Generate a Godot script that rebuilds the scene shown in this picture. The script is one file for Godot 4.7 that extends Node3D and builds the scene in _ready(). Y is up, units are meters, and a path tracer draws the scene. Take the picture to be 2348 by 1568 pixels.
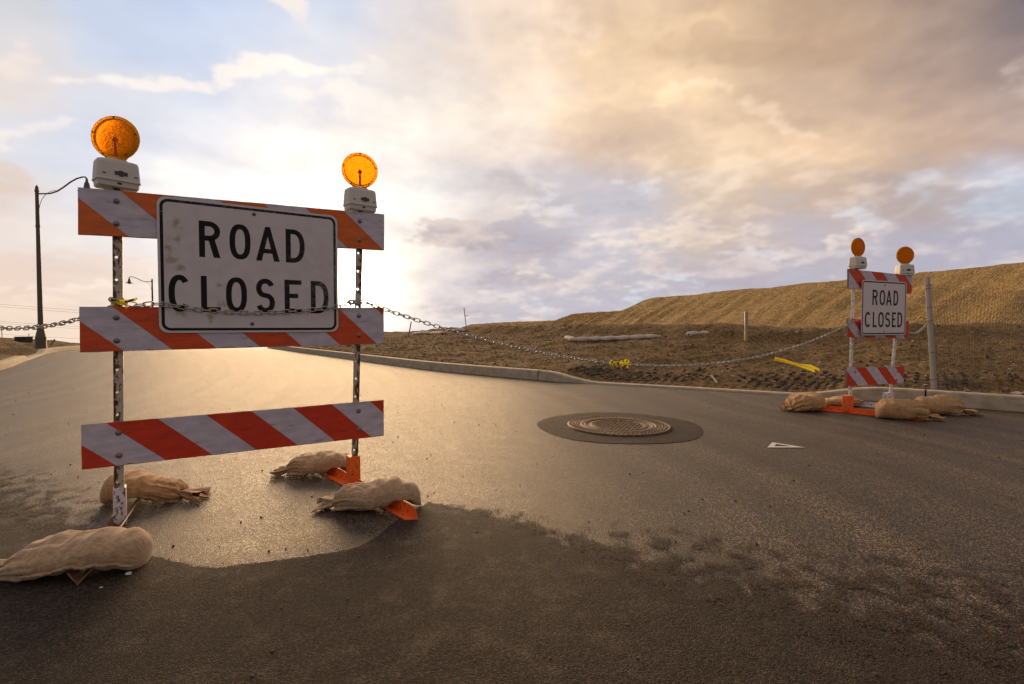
extends Node3D
# A closed road at sunset: striped barricades with warning lights and sandbags, a chain between them, a dirt verge and a straw covered embankment.
# Photo positions are written in pixels of the photograph at 2348 px width; a pixel gives a ray, its distance comes from the ground or plane it touches.

const F := 1192.0          # focal length in those pixels
const CX := 1174.0
const CY := 784.0
const EYE := 0.9
const PITCH := 0.0306      # camera looks down by this
var rng := RandomNumberGenerator.new()
var M := {}                # materials
var nz := FastNoiseLite.new()
var taken := {}

# ------------------------------------------------------------------ geometry collector
class MB:
	var v := PackedVector3Array()
	var n := PackedVector3Array()
	var uv := PackedVector2Array()
	var uv2 := PackedVector2Array()
	var c := PackedColorArray()
	var ix := PackedInt32Array()

	func vert(p: Vector3, nn: Vector3, t := Vector2.ZERO) -> int:
		v.append(p); n.append(nn); uv.append(t)
		return v.size() - 1

	# corners counter-clockwise seen from the front
	func quad(a: Vector3, b: Vector3, cc: Vector3, d: Vector3, ta := Vector2.ZERO, tb := Vector2(1, 0), tc := Vector2(1, 1), td := Vector2(0, 1)) -> void:
		var nn := (b - a).cross(d - a)
		if nn.length_squared() < 1e-16:
			nn = (cc - b).cross(d - b)
		nn = nn.normalized()
		var i := vert(a, nn, ta)
		vert(b, nn, tb); vert(cc, nn, tc); vert(d, nn, td)
		ix.append_array(PackedInt32Array([i, i + 2, i + 1, i, i + 3, i + 2]))

	func tri(a: Vector3, b: Vector3, cc: Vector3) -> void:
		var nn := (b - a).cross(cc - a).normalized()
		var i := vert(a, nn)
		vert(b, nn); vert(cc, nn)
		ix.append_array(PackedInt32Array([i, i + 2, i + 1]))

	# smooth grid of rows x cols points; front is where (col step) x (row step) points
	func grid(pts: PackedVector3Array, cols: int, closed := false, us := 1.0, vs := 1.0, flip := false) -> void:
		var rows := pts.size() / cols
		var base := v.size()
		var nn := PackedVector3Array()
		nn.resize(pts.size())
		var wrap := cols if closed else cols - 1
		for r in rows - 1:
			for k in wrap:
				var k2 := (k + 1) % cols
				var i0 := r * cols + k
				var i1 := r * cols + k2
				var i2 := i1 + cols
				var i3 := i0 + cols
				var f := (pts[i2] - pts[i0]).cross(pts[i3] - pts[i1])
				if flip:
					f = -f
				nn[i0] += f; nn[i1] += f; nn[i2] += f; nn[i3] += f
				if flip:
					ix.append_array(PackedInt32Array([base + i0, base + i1, base + i2, base + i0, base + i2, base + i3]))
				else:
					ix.append_array(PackedInt32Array([base + i0, base + i2, base + i1, base + i0, base + i3, base + i2]))
		for i in pts.size():
			v.append(pts[i])
			n.append(nn[i].normalized() if nn[i].length_squared() > 1e-20 else Vector3.UP)
			uv.append(Vector2(float(i % cols) / maxf(1.0, cols - (0 if closed else 1)) * us, float(i / cols) / maxf(1.0, rows - 1.0) * vs))

	func tube(path: PackedVector3Array, r: float, seg := 8, caps := true, closed := false) -> void:
		var pts := PackedVector3Array()
		var m := path.size()
		var side := Vector3.ZERO
		for i in m + (1 if closed else 0):
			var k := i % m
			var t: Vector3
			if closed:
				t = path[(k + 1) % m] - path[(k + m - 1) % m]
			else:
				t = path[mini(k + 1, m - 1)] - path[maxi(k - 1, 0)]
			t = t.normalized()
			if side == Vector3.ZERO:
				side = t.cross(Vector3.UP if absf(t.y) < 0.9 else Vector3.RIGHT).normalized()
			side = (side - t * side.dot(t)).normalized()
			var up := side.cross(t)
			for s in seg:
				var a := TAU * s / seg
				pts.append(path[k] + (side * cos(a) + up * sin(a)) * r)
		grid(pts, seg, true, 1, 1, true)
		if caps and not closed:
			for e in 2:
				var c0 := path[0] if e == 0 else path[m - 1]
				for s in seg:
					var a0 := pts[(0 if e == 0 else (m - 1) * seg) + s]
					var a1 := pts[(0 if e == 0 else (m - 1) * seg) + (s + 1) % seg]
					if e == 0:
						tri(c0, a0, a1)
					else:
						tri(c0, a1, a0)

	# profile of (radius, height) turned round the y axis
	func lathe(prof: PackedVector2Array, seg := 24, at := Vector3.ZERO) -> void:
		var pts := PackedVector3Array()
		for p in prof:
			for s in seg:
				var a := TAU * s / seg
				pts.append(at + Vector3(p.x * cos(a), p.y, -p.x * sin(a)))
		grid(pts, seg, true)

	# rounded rectangle sections lofted upwards: [y, half width, half depth, corner]
	func loft(secs: Array, at := Vector3.ZERO, cap := true) -> void:
		var rings := []
		for s in secs:
			var ring := PackedVector3Array()
			for q in 4:
				var sx := 1.0 if q == 0 or q == 3 else -1.0
				var sz := -1.0 if q < 2 else 1.0
				for k in 4:
					var a := (q + k / 3.0) * PI / 2.0
					ring.append(at + Vector3(sx * (s[1] - s[3]) + cos(a) * s[3], s[0], sz * (s[2] - s[3]) - sin(a) * s[3]))
			rings.append(ring)
		var m: int = rings[0].size()
		for i in rings.size() - 1:
			for k in m:
				quad(rings[i][k], rings[i][(k + 1) % m], rings[i + 1][(k + 1) % m], rings[i + 1][k])
		if cap:
			for e in 2:
				var ring: PackedVector3Array = rings[0] if e == 0 else rings[-1]
				for k in range(1, m - 1):
					if e == 0:
						tri(ring[0], ring[k + 1], ring[k])
					else:
						tri(ring[0], ring[k], ring[k + 1])

	# box with chamfered edges between two corners
	func cbox(lo: Vector3, hi: Vector3, ch := 0.003, tf := Transform3D()) -> void:
		var cen := (lo + hi) * 0.5
		var h := (hi - lo) * 0.5
		ch = minf(ch, minf(h.x, minf(h.y, h.z)) * 0.45)
		var axes := [Vector3.RIGHT, Vector3.UP, Vector3.BACK]
		for a in 3:
			for sg in [-1.0, 1.0]:
				var na: Vector3 = axes[a] * sg
				var ua: Vector3 = axes[(a + 1) % 3]
				var wa: Vector3 = axes[(a + 2) % 3] * sg
				var hn: float = absf(h.dot(axes[a]))
				var hu: float = absf(h.dot(ua)) - ch
				var hw: float = absf(h.dot(wa)) - ch
				var o := cen + na * hn
				quad(tf * (o - ua * hu - wa * hw), tf * (o + ua * hu - wa * hw), tf * (o + ua * hu + wa * hw), tf * (o - ua * hu + wa * hw))
		for a in 3:
			var u1: Vector3 = axes[(a + 1) % 3]
			var u2: Vector3 = axes[(a + 2) % 3]
			var ha: float = absf(h.dot(axes[a])) - ch
			var h1: float = absf(h.dot(u1))
			var h2: float = absf(h.dot(u2))
			for s1 in [-1.0, 1.0]:
				for s2 in [-1.0, 1.0]:
					var p1: Vector3 = cen + u1 * s1 * h1 + u2 * s2 * (h2 - ch)
					var p2: Vector3 = cen + u1 * s1 * (h1 - ch) + u2 * s2 * h2
					var e: Vector3 = axes[a] * ha
					if s1 * s2 > 0:
						quad(tf * (p1 - e), tf * (p2 - e), tf * (p2 + e), tf * (p1 + e))
					else:
						quad(tf * (p2 - e), tf * (p1 - e), tf * (p1 + e), tf * (p2 + e))

	# flat outline in (x, y) given thickness from z = t0 to t1 (front towards +z)
	func prism(pts: PackedVector2Array, t0: float, t1: float, sides := true) -> void:
		if Geometry2D.is_polygon_clockwise(pts):
			pts.reverse()
		var tr := Geometry2D.triangulate_polygon(pts)
		for i in range(0, tr.size(), 3):
			var a := pts[tr[i]]
			var b := pts[tr[i + 1]]
			var d := pts[tr[i + 2]]
			if (b - a).cross(d - a) < 0:
				var sw := b
				b = d
				d = sw
			tri(Vector3(a.x, a.y, t1), Vector3(b.x, b.y, t1), Vector3(d.x, d.y, t1))
			if sides:
				tri(Vector3(a.x, a.y, t0), Vector3(d.x, d.y, t0), Vector3(b.x, b.y, t0))
		if sides:
			for i in pts.size():
				var a := pts[i]
				var b := pts[(i + 1) % pts.size()]
				quad(Vector3(a.x, a.y, t0), Vector3(b.x, b.y, t0), Vector3(b.x, b.y, t1), Vector3(a.x, a.y, t1))

	# stroke of a pen of width w along a flat path
	func stroke(path: PackedVector2Array, w: float, t: float, closed := false) -> void:
		var m := path.size()
		var l := PackedVector2Array()
		var r := PackedVector2Array()
		for i in m:
			var a := path[(i + m - 1) % m] if closed or i > 0 else path[0]
			var b := path[(i + 1) % m] if closed or i < m - 1 else path[m - 1]
			var d1 := (path[i] - a).normalized() if a != path[i] else (b - path[i]).normalized()
			var d2 := (b - path[i]).normalized() if b != path[i] else d1
			var nn := (d1 + d2).normalized().orthogonal()
			var k := w * 0.5 / maxf(0.4, nn.dot(d1.orthogonal()))
			l.append(path[i] + nn * k); r.append(path[i] - nn * k)
		for i in m - (0 if closed else 1):
			var j := (i + 1) % m
			var q := [l[i], l[j], r[j], r[i]]
			if (q[1] - q[0]).cross(q[3] - q[0]) < 0:
				q.reverse()
			quad(Vector3(q[0].x, q[0].y, t), Vector3(q[1].x, q[1].y, t), Vector3(q[2].x, q[2].y, t), Vector3(q[3].x, q[3].y, t))

	func planar_uv(o: Vector2, size: Vector2) -> void:
		for i in v.size():
			uv[i] = Vector2((v[i].x - o.x) / size.x, 1.0 - (v[i].y - o.y) / size.y)

	func mesh() -> ArrayMesh:
		var a := []
		a.resize(Mesh.ARRAY_MAX)
		a[Mesh.ARRAY_VERTEX] = v
		a[Mesh.ARRAY_NORMAL] = n
		a[Mesh.ARRAY_TEX_UV] = uv
		if uv2.size() == v.size():
			a[Mesh.ARRAY_TEX_UV2] = uv2
		if c.size() == v.size():
			a[Mesh.ARRAY_COLOR] = c
		a[Mesh.ARRAY_INDEX] = ix
		var m := ArrayMesh.new()
		m.add_surface_from_arrays(Mesh.PRIMITIVE_TRIANGLES, a)
		return m

# ------------------------------------------------------------------ naming and placing
func numbered(called: String) -> String:
	if not taken.has(called):
		taken[called] = 0
		return called
	taken[called] += 1
	return "%s_%03d" % [called, taken[called]]

func thing(called: String, label: String, category: String, at := Vector3.ZERO, group := "") -> Node3D:
	var o := Node3D.new()
	o.name = numbered(called)
	add_child(o)
	o.position = at
	tag(o, label, category, group)
	return o

func tag(o: Node3D, label: String, category: String, group := "") -> void:
	o.set_meta("label", label)
	o.set_meta("category", category)
	if group != "":
		o.set_meta("group", group)

func part(called: String, m: Mesh, mat: Material, parent: Node3D) -> MeshInstance3D:
	var o := MeshInstance3D.new()
	o.name = numbered(called) if parent == self else called
	o.mesh = m
	o.material_override = mat
	parent.add_child(o, true)
	return o

func ground_piece(called: String, m: Mesh, mat: Material) -> MeshInstance3D:
	var o := part(called, m, mat, self)
	o.set_meta("kind", "structure")
	return o

func lin(r: float, g: float, b: float) -> Color:
	return Color(r, g, b).linear_to_srgb()

func mat(col: Color, rough := 0.7, metal := 0.0) -> StandardMaterial3D:
	var m := StandardMaterial3D.new()
	m.albedo_color = col
	m.roughness = rough
	m.metallic = metal
	return m

# ------------------------------------------------------------------ the photograph's rays
func ray(px: float, py: float) -> Vector3:
	return Vector3((px - CX) / F, -(py - CY) / F, -1.0).rotated(Vector3.RIGHT, -PITCH).normalized()

func on_ground(px: float, py: float, h := 0.0) -> Vector3:
	var r := ray(px, py)
	return Vector3(0, EYE, 0) + r * ((h - EYE) / r.y)

func at_depth(px: float, py: float, d: float) -> Vector3:
	var r := ray(px, py)
	return Vector3(0, EYE, 0) + r * (d / -r.z)

func on_terrain(px: float, py: float) -> Vector3:
	var r := ray(px, py)
	var s := 3.0
	while s < 90.0:
		var p := Vector3(0, EYE, 0) + r * s
		if p.y < terrain(p.x, -p.z):
			return Vector3(p.x, terrain(p.x, -p.z), p.z)
		s += 0.03 + s * 0.002
	return Vector3(0, EYE, 0) + r * 40.0

# ------------------------------------------------------------------ textures
func noise(freq: float, octaves := 4, kind := FastNoiseLite.TYPE_SIMPLEX_SMOOTH, sd := 1) -> FastNoiseLite:
	var f := FastNoiseLite.new()
	f.noise_type = kind
	f.frequency = freq
	f.fractal_octaves = octaves
	f.fractal_type = FastNoiseLite.FRACTAL_FBM if octaves > 1 else FastNoiseLite.FRACTAL_NONE
	f.seed = sd
	return f

func gray(f: FastNoiseLite, w: int, h: int) -> PackedByteArray:
	var im := f.get_seamless_image(w, h, false, false, 0.12, true)
	im.convert(Image.FORMAT_L8)
	return im.get_data()

# stretched noise: made small in one direction and resized
func streak(freq: float, w: int, h: int, sx: int, sy: int, sd := 1, octaves := 4) -> PackedByteArray:
	var im := noise(freq, octaves, FastNoiseLite.TYPE_SIMPLEX_SMOOTH, sd).get_seamless_image(w / sx, h / sy, false, false, 0.12, true)
	im.convert(Image.FORMAT_L8)
	im.resize(w, h, Image.INTERPOLATE_CUBIC)
	return im.get_data()

func tex(data: PackedByteArray, w: int, h: int, fmt := Image.FORMAT_L8) -> ImageTexture:
	return ImageTexture.create_from_image(Image.create_from_data(w, h, false, fmt, data))

# colour texture from a grey field through a ramp given as [position, linear colour] stops
func ramp_tex(f: PackedByteArray, w: int, h: int, stops: Array) -> ImageTexture:
	var lut := []
	for i in 256:
		var t := i / 255.0
		var col: Color = stops[0][1]
		for k in stops.size() - 1:
			if t >= stops[k][0]:
				var q := clampf((t - stops[k][0]) / maxf(1e-4, stops[k + 1][0] - stops[k][0]), 0, 1)
				col = (stops[k][1] as Color).lerp(stops[k + 1][1], q)
		lut.append(col.linear_to_srgb())
	var out := PackedByteArray()
	out.resize(w * h * 3)
	for i in w * h:
		var col: Color = lut[f[i]]
		out[i * 3] = col.r8
		out[i * 3 + 1] = col.g8
		out[i * 3 + 2] = col.b8
	return tex(out, w, h, Image.FORMAT_RGB8)

func blend(a: PackedByteArray, b: PackedByteArray, ka: float, kb: float, off := 0.0) -> PackedByteArray:
	var out := PackedByteArray()
	out.resize(a.size())
	for i in a.size():
		out[i] = clampi(int((a[i] - 128) * ka + (b[i] - 128) * kb + 128.0 + off), 0, 255)
	return out

# ------------------------------------------------------------------ sky
const SKY_TILT := 0.046    # the street climbs towards a crest, so the true horizon lies below the street's own plane
const SUN_PX := Vector2(800, 672)

func make_sky() -> ImageTexture:
	var W := 2304
	var H := 1152
	var xs := [0, 235, 470, 700, 940, 1174, 1410, 1640, 1880, 2110, 2348]
	var ys := [0, 110, 220, 330, 440, 550, 650, 740]
	var srgb := [
		[[213, 214, 220], [203, 213, 234], [198, 211, 238], [210, 219, 238], [232, 224, 224], [236, 216, 196], [216, 190, 160], [194, 168, 138], [172, 148, 124], [148, 130, 120], [118, 110, 112]],
		[[226, 222, 224], [206, 216, 235], [205, 216, 238], [222, 224, 234], [240, 228, 220], [240, 219, 196], [222, 195, 160], [205, 178, 145], [176, 150, 127], [163, 143, 130], [138, 124, 121]],
		[[236, 226, 222], [222, 222, 230], [216, 222, 236], [230, 227, 233], [246, 236, 226], [240, 222, 204], [226, 200, 168], [222, 195, 160], [198, 173, 147], [174, 152, 136], [163, 146, 138]],
		[[224, 224, 230], [216, 221, 235], [230, 230, 238], [250, 241, 236], [252, 242, 236], [230, 216, 204], [204, 181, 158], [226, 201, 170], [220, 192, 160], [190, 165, 145], [180, 160, 149]],
		[[230, 215, 208], [231, 230, 237], [250, 246, 244], [255, 253, 251], [253, 246, 240], [206, 199, 201], [206, 199, 206], [222, 200, 180], [206, 183, 166], [190, 172, 166], [192, 195, 208]],
		[[236, 223, 216], [238, 231, 228], [254, 250, 248], [255, 255, 255], [236, 226, 222], [190, 182, 190], [212, 205, 210], [210, 192, 182], [198, 188, 195], [186, 181, 193], [186, 183, 198]],
		[[240, 216, 199], [240, 221, 206], [250, 236, 226], [255, 255, 250], [236, 226, 220], [205, 198, 205], [196, 191, 201], [195, 188, 198], [190, 184, 195], [190, 185, 198], [190, 185, 198]],
		[[246, 223, 201], [244, 221, 201], [250, 236, 216], [255, 250, 232], [217, 209, 212], [196, 191, 201], [198, 194, 205], [195, 190, 200], [192, 188, 198], [192, 188, 198], [192, 188, 198]],
	]
	var cg := []
	for row in srgb:
		var l := []
		for q in row:
			var cc := Color(q[0] / 255.0, q[1] / 255.0, q[2] / 255.0).srgb_to_linear()
			l.append(Vector3(cc.r, cc.g, cc.b))
		cg.append(l)
	# single clouds and gaps: x, y, half length, half height, slope, sRGB, strength
	var feats := [
		[440, 190, 330, 26, -0.10, [252, 243, 236], 0.85], [700, 165, 190, 16, -0.22, [252, 243, 236], 0.6], [170, 212, 90, 14, -0.05, [250, 240, 234], 0.6],
		[600, 22, 62, 26, 0.45, [250, 236, 226], 0.8], [640, 60, 40, 14, 0.6, [246, 234, 228], 0.5], [20, 160, 60, 70, 0.2, [246, 232, 224], 0.7],
		[25, 400, 70, 55, 0.3, [226, 200, 182], 0.55], [90, 320, 120, 12, -0.08, [248, 238, 234], 0.6], [820, 210, 160, 34, -0.15, [252, 240, 230], 0.5],
		[150, 610, 300, 40, 0.0, [232, 208, 196], 0.5], [130, 668, 330, 7, -0.03, [255, 240, 226], 0.5], [150, 695, 300, 6, -0.02, [250, 232, 214], 0.4],
		[1040, 540, 120, 44, 0.1, [172, 160, 166], 0.75], [1230, 560, 120, 30, 0.05, [182, 172, 180], 0.6], [1180, 640, 160, 22, 0.0, [178, 170, 180], 0.6], [1080, 715, 120, 16, 0.0, [176, 170, 182], 0.6], [1330, 655, 110, 16, 0.1, [232, 216, 204], 0.5], [1150, 430, 60, 26, 0.2, [190, 178, 180], 0.5], [1010, 640, 120, 40, 0.05, [206, 200, 208], 0.45], [1000, 690, 160, 22, 0.0, [196, 190, 202], 0.5],
		[1450, 412, 60, 12, 0.15, [222, 228, 236], 0.4], [1280, 480, 70, 16, 0.0, [222, 228, 236], 0.35], [1010, 480, 70, 10, 0.3, [224, 232, 242], 0.45],
		[1980, 495, 44, 26, -0.4, [210, 222, 234], 0.45], [2120, 430, 80, 34, -0.2, [206, 216, 228], 0.4], [2290, 470, 90, 30, -0.1, [206, 214, 226], 0.35], [1720, 585, 70, 14, 0.2, [218, 226, 236], 0.45], [1470, 680, 60, 14, 0.2, [218, 226, 238], 0.5], [1250, 700, 40, 10, 0.5, [214, 224, 238], 0.5], [1560, 640, 60, 10, 0.2, [222, 228, 238], 0.45],
		[1930, 560, 46, 30, -0.3, [240, 224, 210], 0.65], [1760, 490, 90, 20, 0.0, [236, 214, 196], 0.4], [1580, 540, 150, 26, -0.05, [240, 220, 204], 0.5], [1480, 600, 90, 24, 0.1, [238, 220, 206], 0.45], [1430, 560, 70, 16, 0.0, [244, 228, 214], 0.5],
		[1700, 640, 120, 26, 0.1, [178, 170, 184], 0.5], [1400, 720, 120, 20, 0.0, [186, 182, 196], 0.5], [2060, 590, 110, 30, 0.0, [182, 178, 192], 0.45], [1500, 300, 150, 40, 0.25, [196, 172, 148], 0.5], [1560, 90, 120, 60, 0.1, [228, 200, 164], 0.35], [1790, 255, 130, 22, 0.35, [246, 222, 190], 0.35], [1620, 230, 90, 18, -0.35, [240, 214, 180], 0.5], [1330, 70, 80, 60, 0.2, [240, 218, 192], 0.5],
		[1700, 130, 240, 50, 0.1, [176, 150, 124], 0.5], [1950, 210, 160, 40, 0.12, [178, 154, 134], 0.45], [2010, 410, 120, 24, 0.1, [176, 158, 150], 0.55], [2330, 190, 60, 60, 0, [196, 178, 166], 0.4],
	]
	var fl := []
	for f in feats:
		var cc := Color(f[5][0] / 255.0, f[5][1] / 255.0, f[5][2] / 255.0).srgb_to_linear()
		fl.append([float(f[0]), float(f[1]), float(f[2]), float(f[3]), float(f[4]), Vector3(cc.r, cc.g, cc.b), float(f[6])])
	var turn := Basis(Vector3.RIGHT, -SKY_TILT)
	var cam := Basis(Vector3.RIGHT, PITCH)
	var sun := ray(SUN_PX.x, SUN_PX.y)
	var bright := ray(700, 470)
	var nw := noise(1.0, 5, FastNoiseLite.TYPE_SIMPLEX_SMOOTH, 7)
	var nd := noise(1.0, 6, FastNoiseLite.TYPE_SIMPLEX_SMOOTH, 21)
	var data := PackedFloat32Array()
	data.resize(W * H * 3)
	var below := Vector3(0.78, 0.62, 0.49)
	for j in H:
		var el := (0.5 - (j + 0.5) / H) * PI
		for i in W:
			var o := (j * W + i) * 3
			if el < 0.0:
				data[o] = below.x; data[o + 1] = below.y; data[o + 2] = below.z
				continue
			var az := (i + 0.5) / W * TAU
			var dp := Vector3(sin(az) * cos(el), sin(el), -cos(az) * cos(el))
			var d := turn * dp
			# a flat layer of cloud: foreshortened towards the horizon
			var k := 1.0 / (dp.y + 0.16)
			var qx := dp.x * k
			var qz := dp.z * k
			var n1 := nw.get_noise_2d(qx * 1.3, qz * 1.3)
			var n2 := nw.get_noise_2d(qx * 1.3 + 40.0, qz * 1.3 - 17.0)
			var n3 := nd.get_noise_2d(qx * 2.0, qz * 2.0)
			var n4 := nd.get_noise_2d(qx * 5.5 + 9.0, qz * 5.5)
			var n5 := nd.get_noise_2d(qx * 13.0, qz * 13.0 + 5.0)
			var col := Vector3(0.43, 0.375, 0.36) * (1.0 + 0.40 * n1 + 0.2 * n3)
			var dc := cam * d
			if dc.z < -0.15:
				var px := CX - F * dc.x / dc.z
				var py := CY + F * dc.y / dc.z
				var ex := maxf(0.0, maxf(-px, px - 2348.0))
				var ey := maxf(0.0, -py)
				var w := exp(-pow(maxf(ex, ey) / 1100.0, 2.0))
				var near := clampf((748.0 - py) / 400.0, 0.1, 1.0)
				var wx := px + (n1 * 95.0 + n4 * 40.0) * (0.35 + 0.65 * near)
				var wy := py + (n2 * 62.0 + n3 * 40.0) * near
				var gx := clampf(wx / 234.8, 0.0, 9.999)
				var gy := clampf(wy / 110.0, 0.0, 6.999)
				var ix := int(gx)
				var iy := int(gy)
				var fx := gx - ix
				var fy := gy - iy
				fx = fx * fx * (3.0 - 2.0 * fx)
				fy = fy * fy * (3.0 - 2.0 * fy)
				var cc: Vector3 = (cg[iy][ix] as Vector3).lerp(cg[iy][ix + 1], fx).lerp((cg[iy + 1][ix] as Vector3).lerp(cg[iy + 1][ix + 1], fx), fy)
				if w > 0.9:
					var hx := px + n1 * 70.0 + n4 * 40.0
					var hy := py + (n2 * 60.0 + n3 * 30.0 + n4 * 22.0) * (0.3 + 0.7 * near)
					for f in fl:
						var ux: float = (hx - f[0]) / f[2]
						if absf(ux) > 1.6:
							continue
						var uy: float = (hy - f[1] - f[4] * (hx - f[0])) / f[3]
						if absf(uy) > 1.6:
							continue
						var g: float = clampf(1.1 - ux * ux - uy * uy + n4 * 1.0 + n3 * 0.6 + n5 * 0.7, 0.0, 1.0)
						cc = cc.lerp(f[5], g * g * (3.0 - 2.0 * g) * f[6])
				# light and dark tufts within the cloud deck, stronger to the right where the deck is thick
				var thick := clampf((px - 500.0) / 700.0, 0.25, 1.0)
				var broken := smoothstep(820.0, 1050.0, px) * smoothstep(300.0, 430.0, py)
				var vv := n3 * 0.85 + n4 * 0.42 + n5 * 0.16
				cc = cc.lerp(Vector3(0.90, 0.77, 0.66), 0.26 * broken * smoothstep(0.02, 0.42, vv))
				cc = cc.lerp(Vector3(0.74, 0.80, 0.86), 0.2 * broken * smoothstep(-0.14, -0.5, vv))
				var puff := (n3 * 0.17 + n4 * 0.13 + n5 * 0.07) * thick
				cc *= 1.0 + puff
				cc = cc.lerp(cc * Vector3(1.24, 1.21, 1.24), smoothstep(900.0, 1400.0, px) * smoothstep(470.0, 300.0, py))
				cc.z *= 1.0 - clampf(puff, -0.3, 0.3) * 0.2
				col = col.lerp(cc, w)
			# glare of the low sun behind thin cloud
			var th := rad_to_deg(d.angle_to(sun))
			var veil := clampf(0.8 + n3 * 0.9, 0.25, 1.4)
			col += Vector3(1.0, 0.80, 0.52) * (12.0 * exp(-pow(th / 2.2, 2.0)) + 1.8 * exp(-pow(th / 4.6, 2.0)) + 0.34 * veil * exp(-th / 9.0))
			# bright thin cloud above the sun
			var tb := rad_to_deg(d.angle_to(bright))
			col += Vector3(1.0, 0.84, 0.62) * 0.3 * exp(-pow(tb / 9.0, 2.0)) * veil
			data[o] = maxf(col.x, 0.02); data[o + 1] = maxf(col.y, 0.02); data[o + 2] = maxf(col.z, 0.02)
	var im := Image.create_from_data(W, H, false, Image.FORMAT_RGBF, data.to_byte_array())
	return ImageTexture.create_from_image(im)

# ------------------------------------------------------------------ lie of the land; d is distance ahead (-z)
var kerb_r := PackedVector2Array()      # right road edge, from far to near
var kerb_r_h := PackedFloat32Array()
var kerb_l := PackedVector2Array()      # left road edge, from near to far
var kerb_l_h := PackedFloat32Array()
var coarse_r := PackedVector2Array()
var coarse_l := PackedVector2Array()

func smooth_line(pts: Array, step: float) -> PackedVector2Array:
	var cv := Curve2D.new()
	for i in pts.size():
		var a: Vector2 = pts[maxi(i - 1, 0)]
		var b: Vector2 = pts[mini(i + 1, pts.size() - 1)]
		var t := (b - a) / 6.0
		cv.add_point(pts[i], -t, t)
	var out := PackedVector2Array()
	var len := cv.get_baked_length()
	var nseg := int(len / step)
	for i in nseg + 1:
		out.append(cv.sample_baked(len * i / nseg, true))
	return out

func lay_kerbs() -> void:
	kerb_r = smooth_line([Vector2(-20, 44), Vector2(-13.2, 28), Vector2(-9.15, 20.4), Vector2(-5.28, 15.2), Vector2(-1.53, 10.5), Vector2(0.47, 8.62), Vector2(1.2, 8.1), Vector2(2.63, 7.3), Vector2(4.0, 6.46), Vector2(4.65, 6.02), Vector2(5.35, 5.43), Vector2(7.5, 3.7), Vector2(10, 1.6), Vector2(15, -2.6)], 0.12)
	for p in kerb_r:
		var h := 0.16
		if p.x > 0.45 and p.x < 4.45:
			h = 0.16 - 0.135 * smoothstep(0.45, 1.35, p.x) * (1.0 - smoothstep(3.6, 4.45, p.x))
		kerb_r_h.append(h)
	kerb_l = smooth_line([Vector2(-7.5, -9), Vector2(-7.9, 0), Vector2(-8.4, 6), Vector2(-10.5, 10.7), Vector2(-12.9, 13.9), Vector2(-15.3, 17.2), Vector2(-17.2, 20.6), Vector2(-20, 26), Vector2(-26, 40)], 0.15)
	for p in kerb_l:
		kerb_l_h.append(0.15 - 0.11 * smoothstep(13.2, 14.0, p.y) * (1.0 - smoothstep(16.0, 17.0, p.y)))
	for i in range(0, kerb_r.size(), 6):
		coarse_r.append(kerb_r[i])
	for i in range(0, kerb_l.size(), 6):
		coarse_l.append(kerb_l[i])

func road_y(d: float) -> float:
	var e := maxf(0.0, d - 17.0)
	return -0.00268 * e * e if e < 14.0 else -0.00268 * 196.0 - 0.075 * (e - 14.0)

func pw(t: float, tab: Array) -> float:
	for i in tab.size() - 1:
		if t < tab[i + 1][0]:
			var q := clampf((t - tab[i][0]) / (tab[i + 1][0] - tab[i][0]), 0, 1)
			return lerpf(tab[i][1], tab[i + 1][1], q * q * (3.0 - 2.0 * q))
	return tab[-1][1]

const PR := [[0.0, 0.0], [0.6, 0.0], [2.2, 0.12], [5.6, 0.40], [6.5, 0.48], [7.5, 0.78], [9.5, 0.82], [18.0, 0.7], [40.0, 0.0], [80.0, -2.0]]
const PL := [[0.0, 0.0], [1.0, 0.02], [5.0, 0.36], [10.0, 0.5], [22.0, 0.1], [60.0, -3.0]]

func rough_ground(x: float, d: float, amp: float) -> float:
	return (nz.get_noise_2d(x * 0.5, d * 0.5) * 0.10 + nz.get_noise_2d(x * 2.3 + 50.0, d * 2.3) * 0.045 + nz.get_noise_2d(x * 8.0, d * 8.0 + 31.0) * 0.022) * amp

func verge_r(x: float, d: float, t: float, hk: float, kd: float) -> float:
	var g := 1.0 - 0.4 * smoothstep(14.0, 34.0, kd)
	var a := smoothstep(0.12, 0.9, t)
	return road_y(d) * (1.0 - 0.85 * smoothstep(3.0, 9.0, t)) + hk * (1.0 - 0.25 * a) + pw(t - 0.15, PR) * g + rough_ground(x, d, a) + 0.03 * a * (1.0 - smoothstep(0.5, 2.0, t)) - 0.008

func verge_l(x: float, d: float, t: float, hk: float) -> float:
	var a := smoothstep(0.12, 0.9, t)
	return road_y(d) + hk + pw(t - 0.15, PL) + rough_ground(x, d, a) - 0.008

func nearest(line: PackedVector2Array, p: Vector2) -> Array:
	var best := 1e9
	var bi := 0
	for i in line.size():
		var q := line[i].distance_squared_to(p)
		if q < best:
			best = q
			bi = i
	var t := (line[mini(bi + 1, line.size() - 1)] - line[maxi(bi - 1, 0)]).normalized()
	var nn := Vector2(-t.y, t.x)
	return [bi, nn.dot(p - line[bi])]

func terrain(x: float, d: float) -> float:
	var a := nearest(coarse_r, Vector2(x, d))
	if a[1] > 0.0:
		var i: int = mini(a[0] * 6, kerb_r.size() - 1)
		return verge_r(x, d, a[1], kerb_r_h[i], kerb_r[i].y)
	var b := nearest(coarse_l, Vector2(x, d))
	if b[1] > 0.0:
		return verge_l(x, d, b[1], kerb_l_h[mini(b[0] * 6, kerb_l.size() - 1)])
	return road_y(d)

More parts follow.
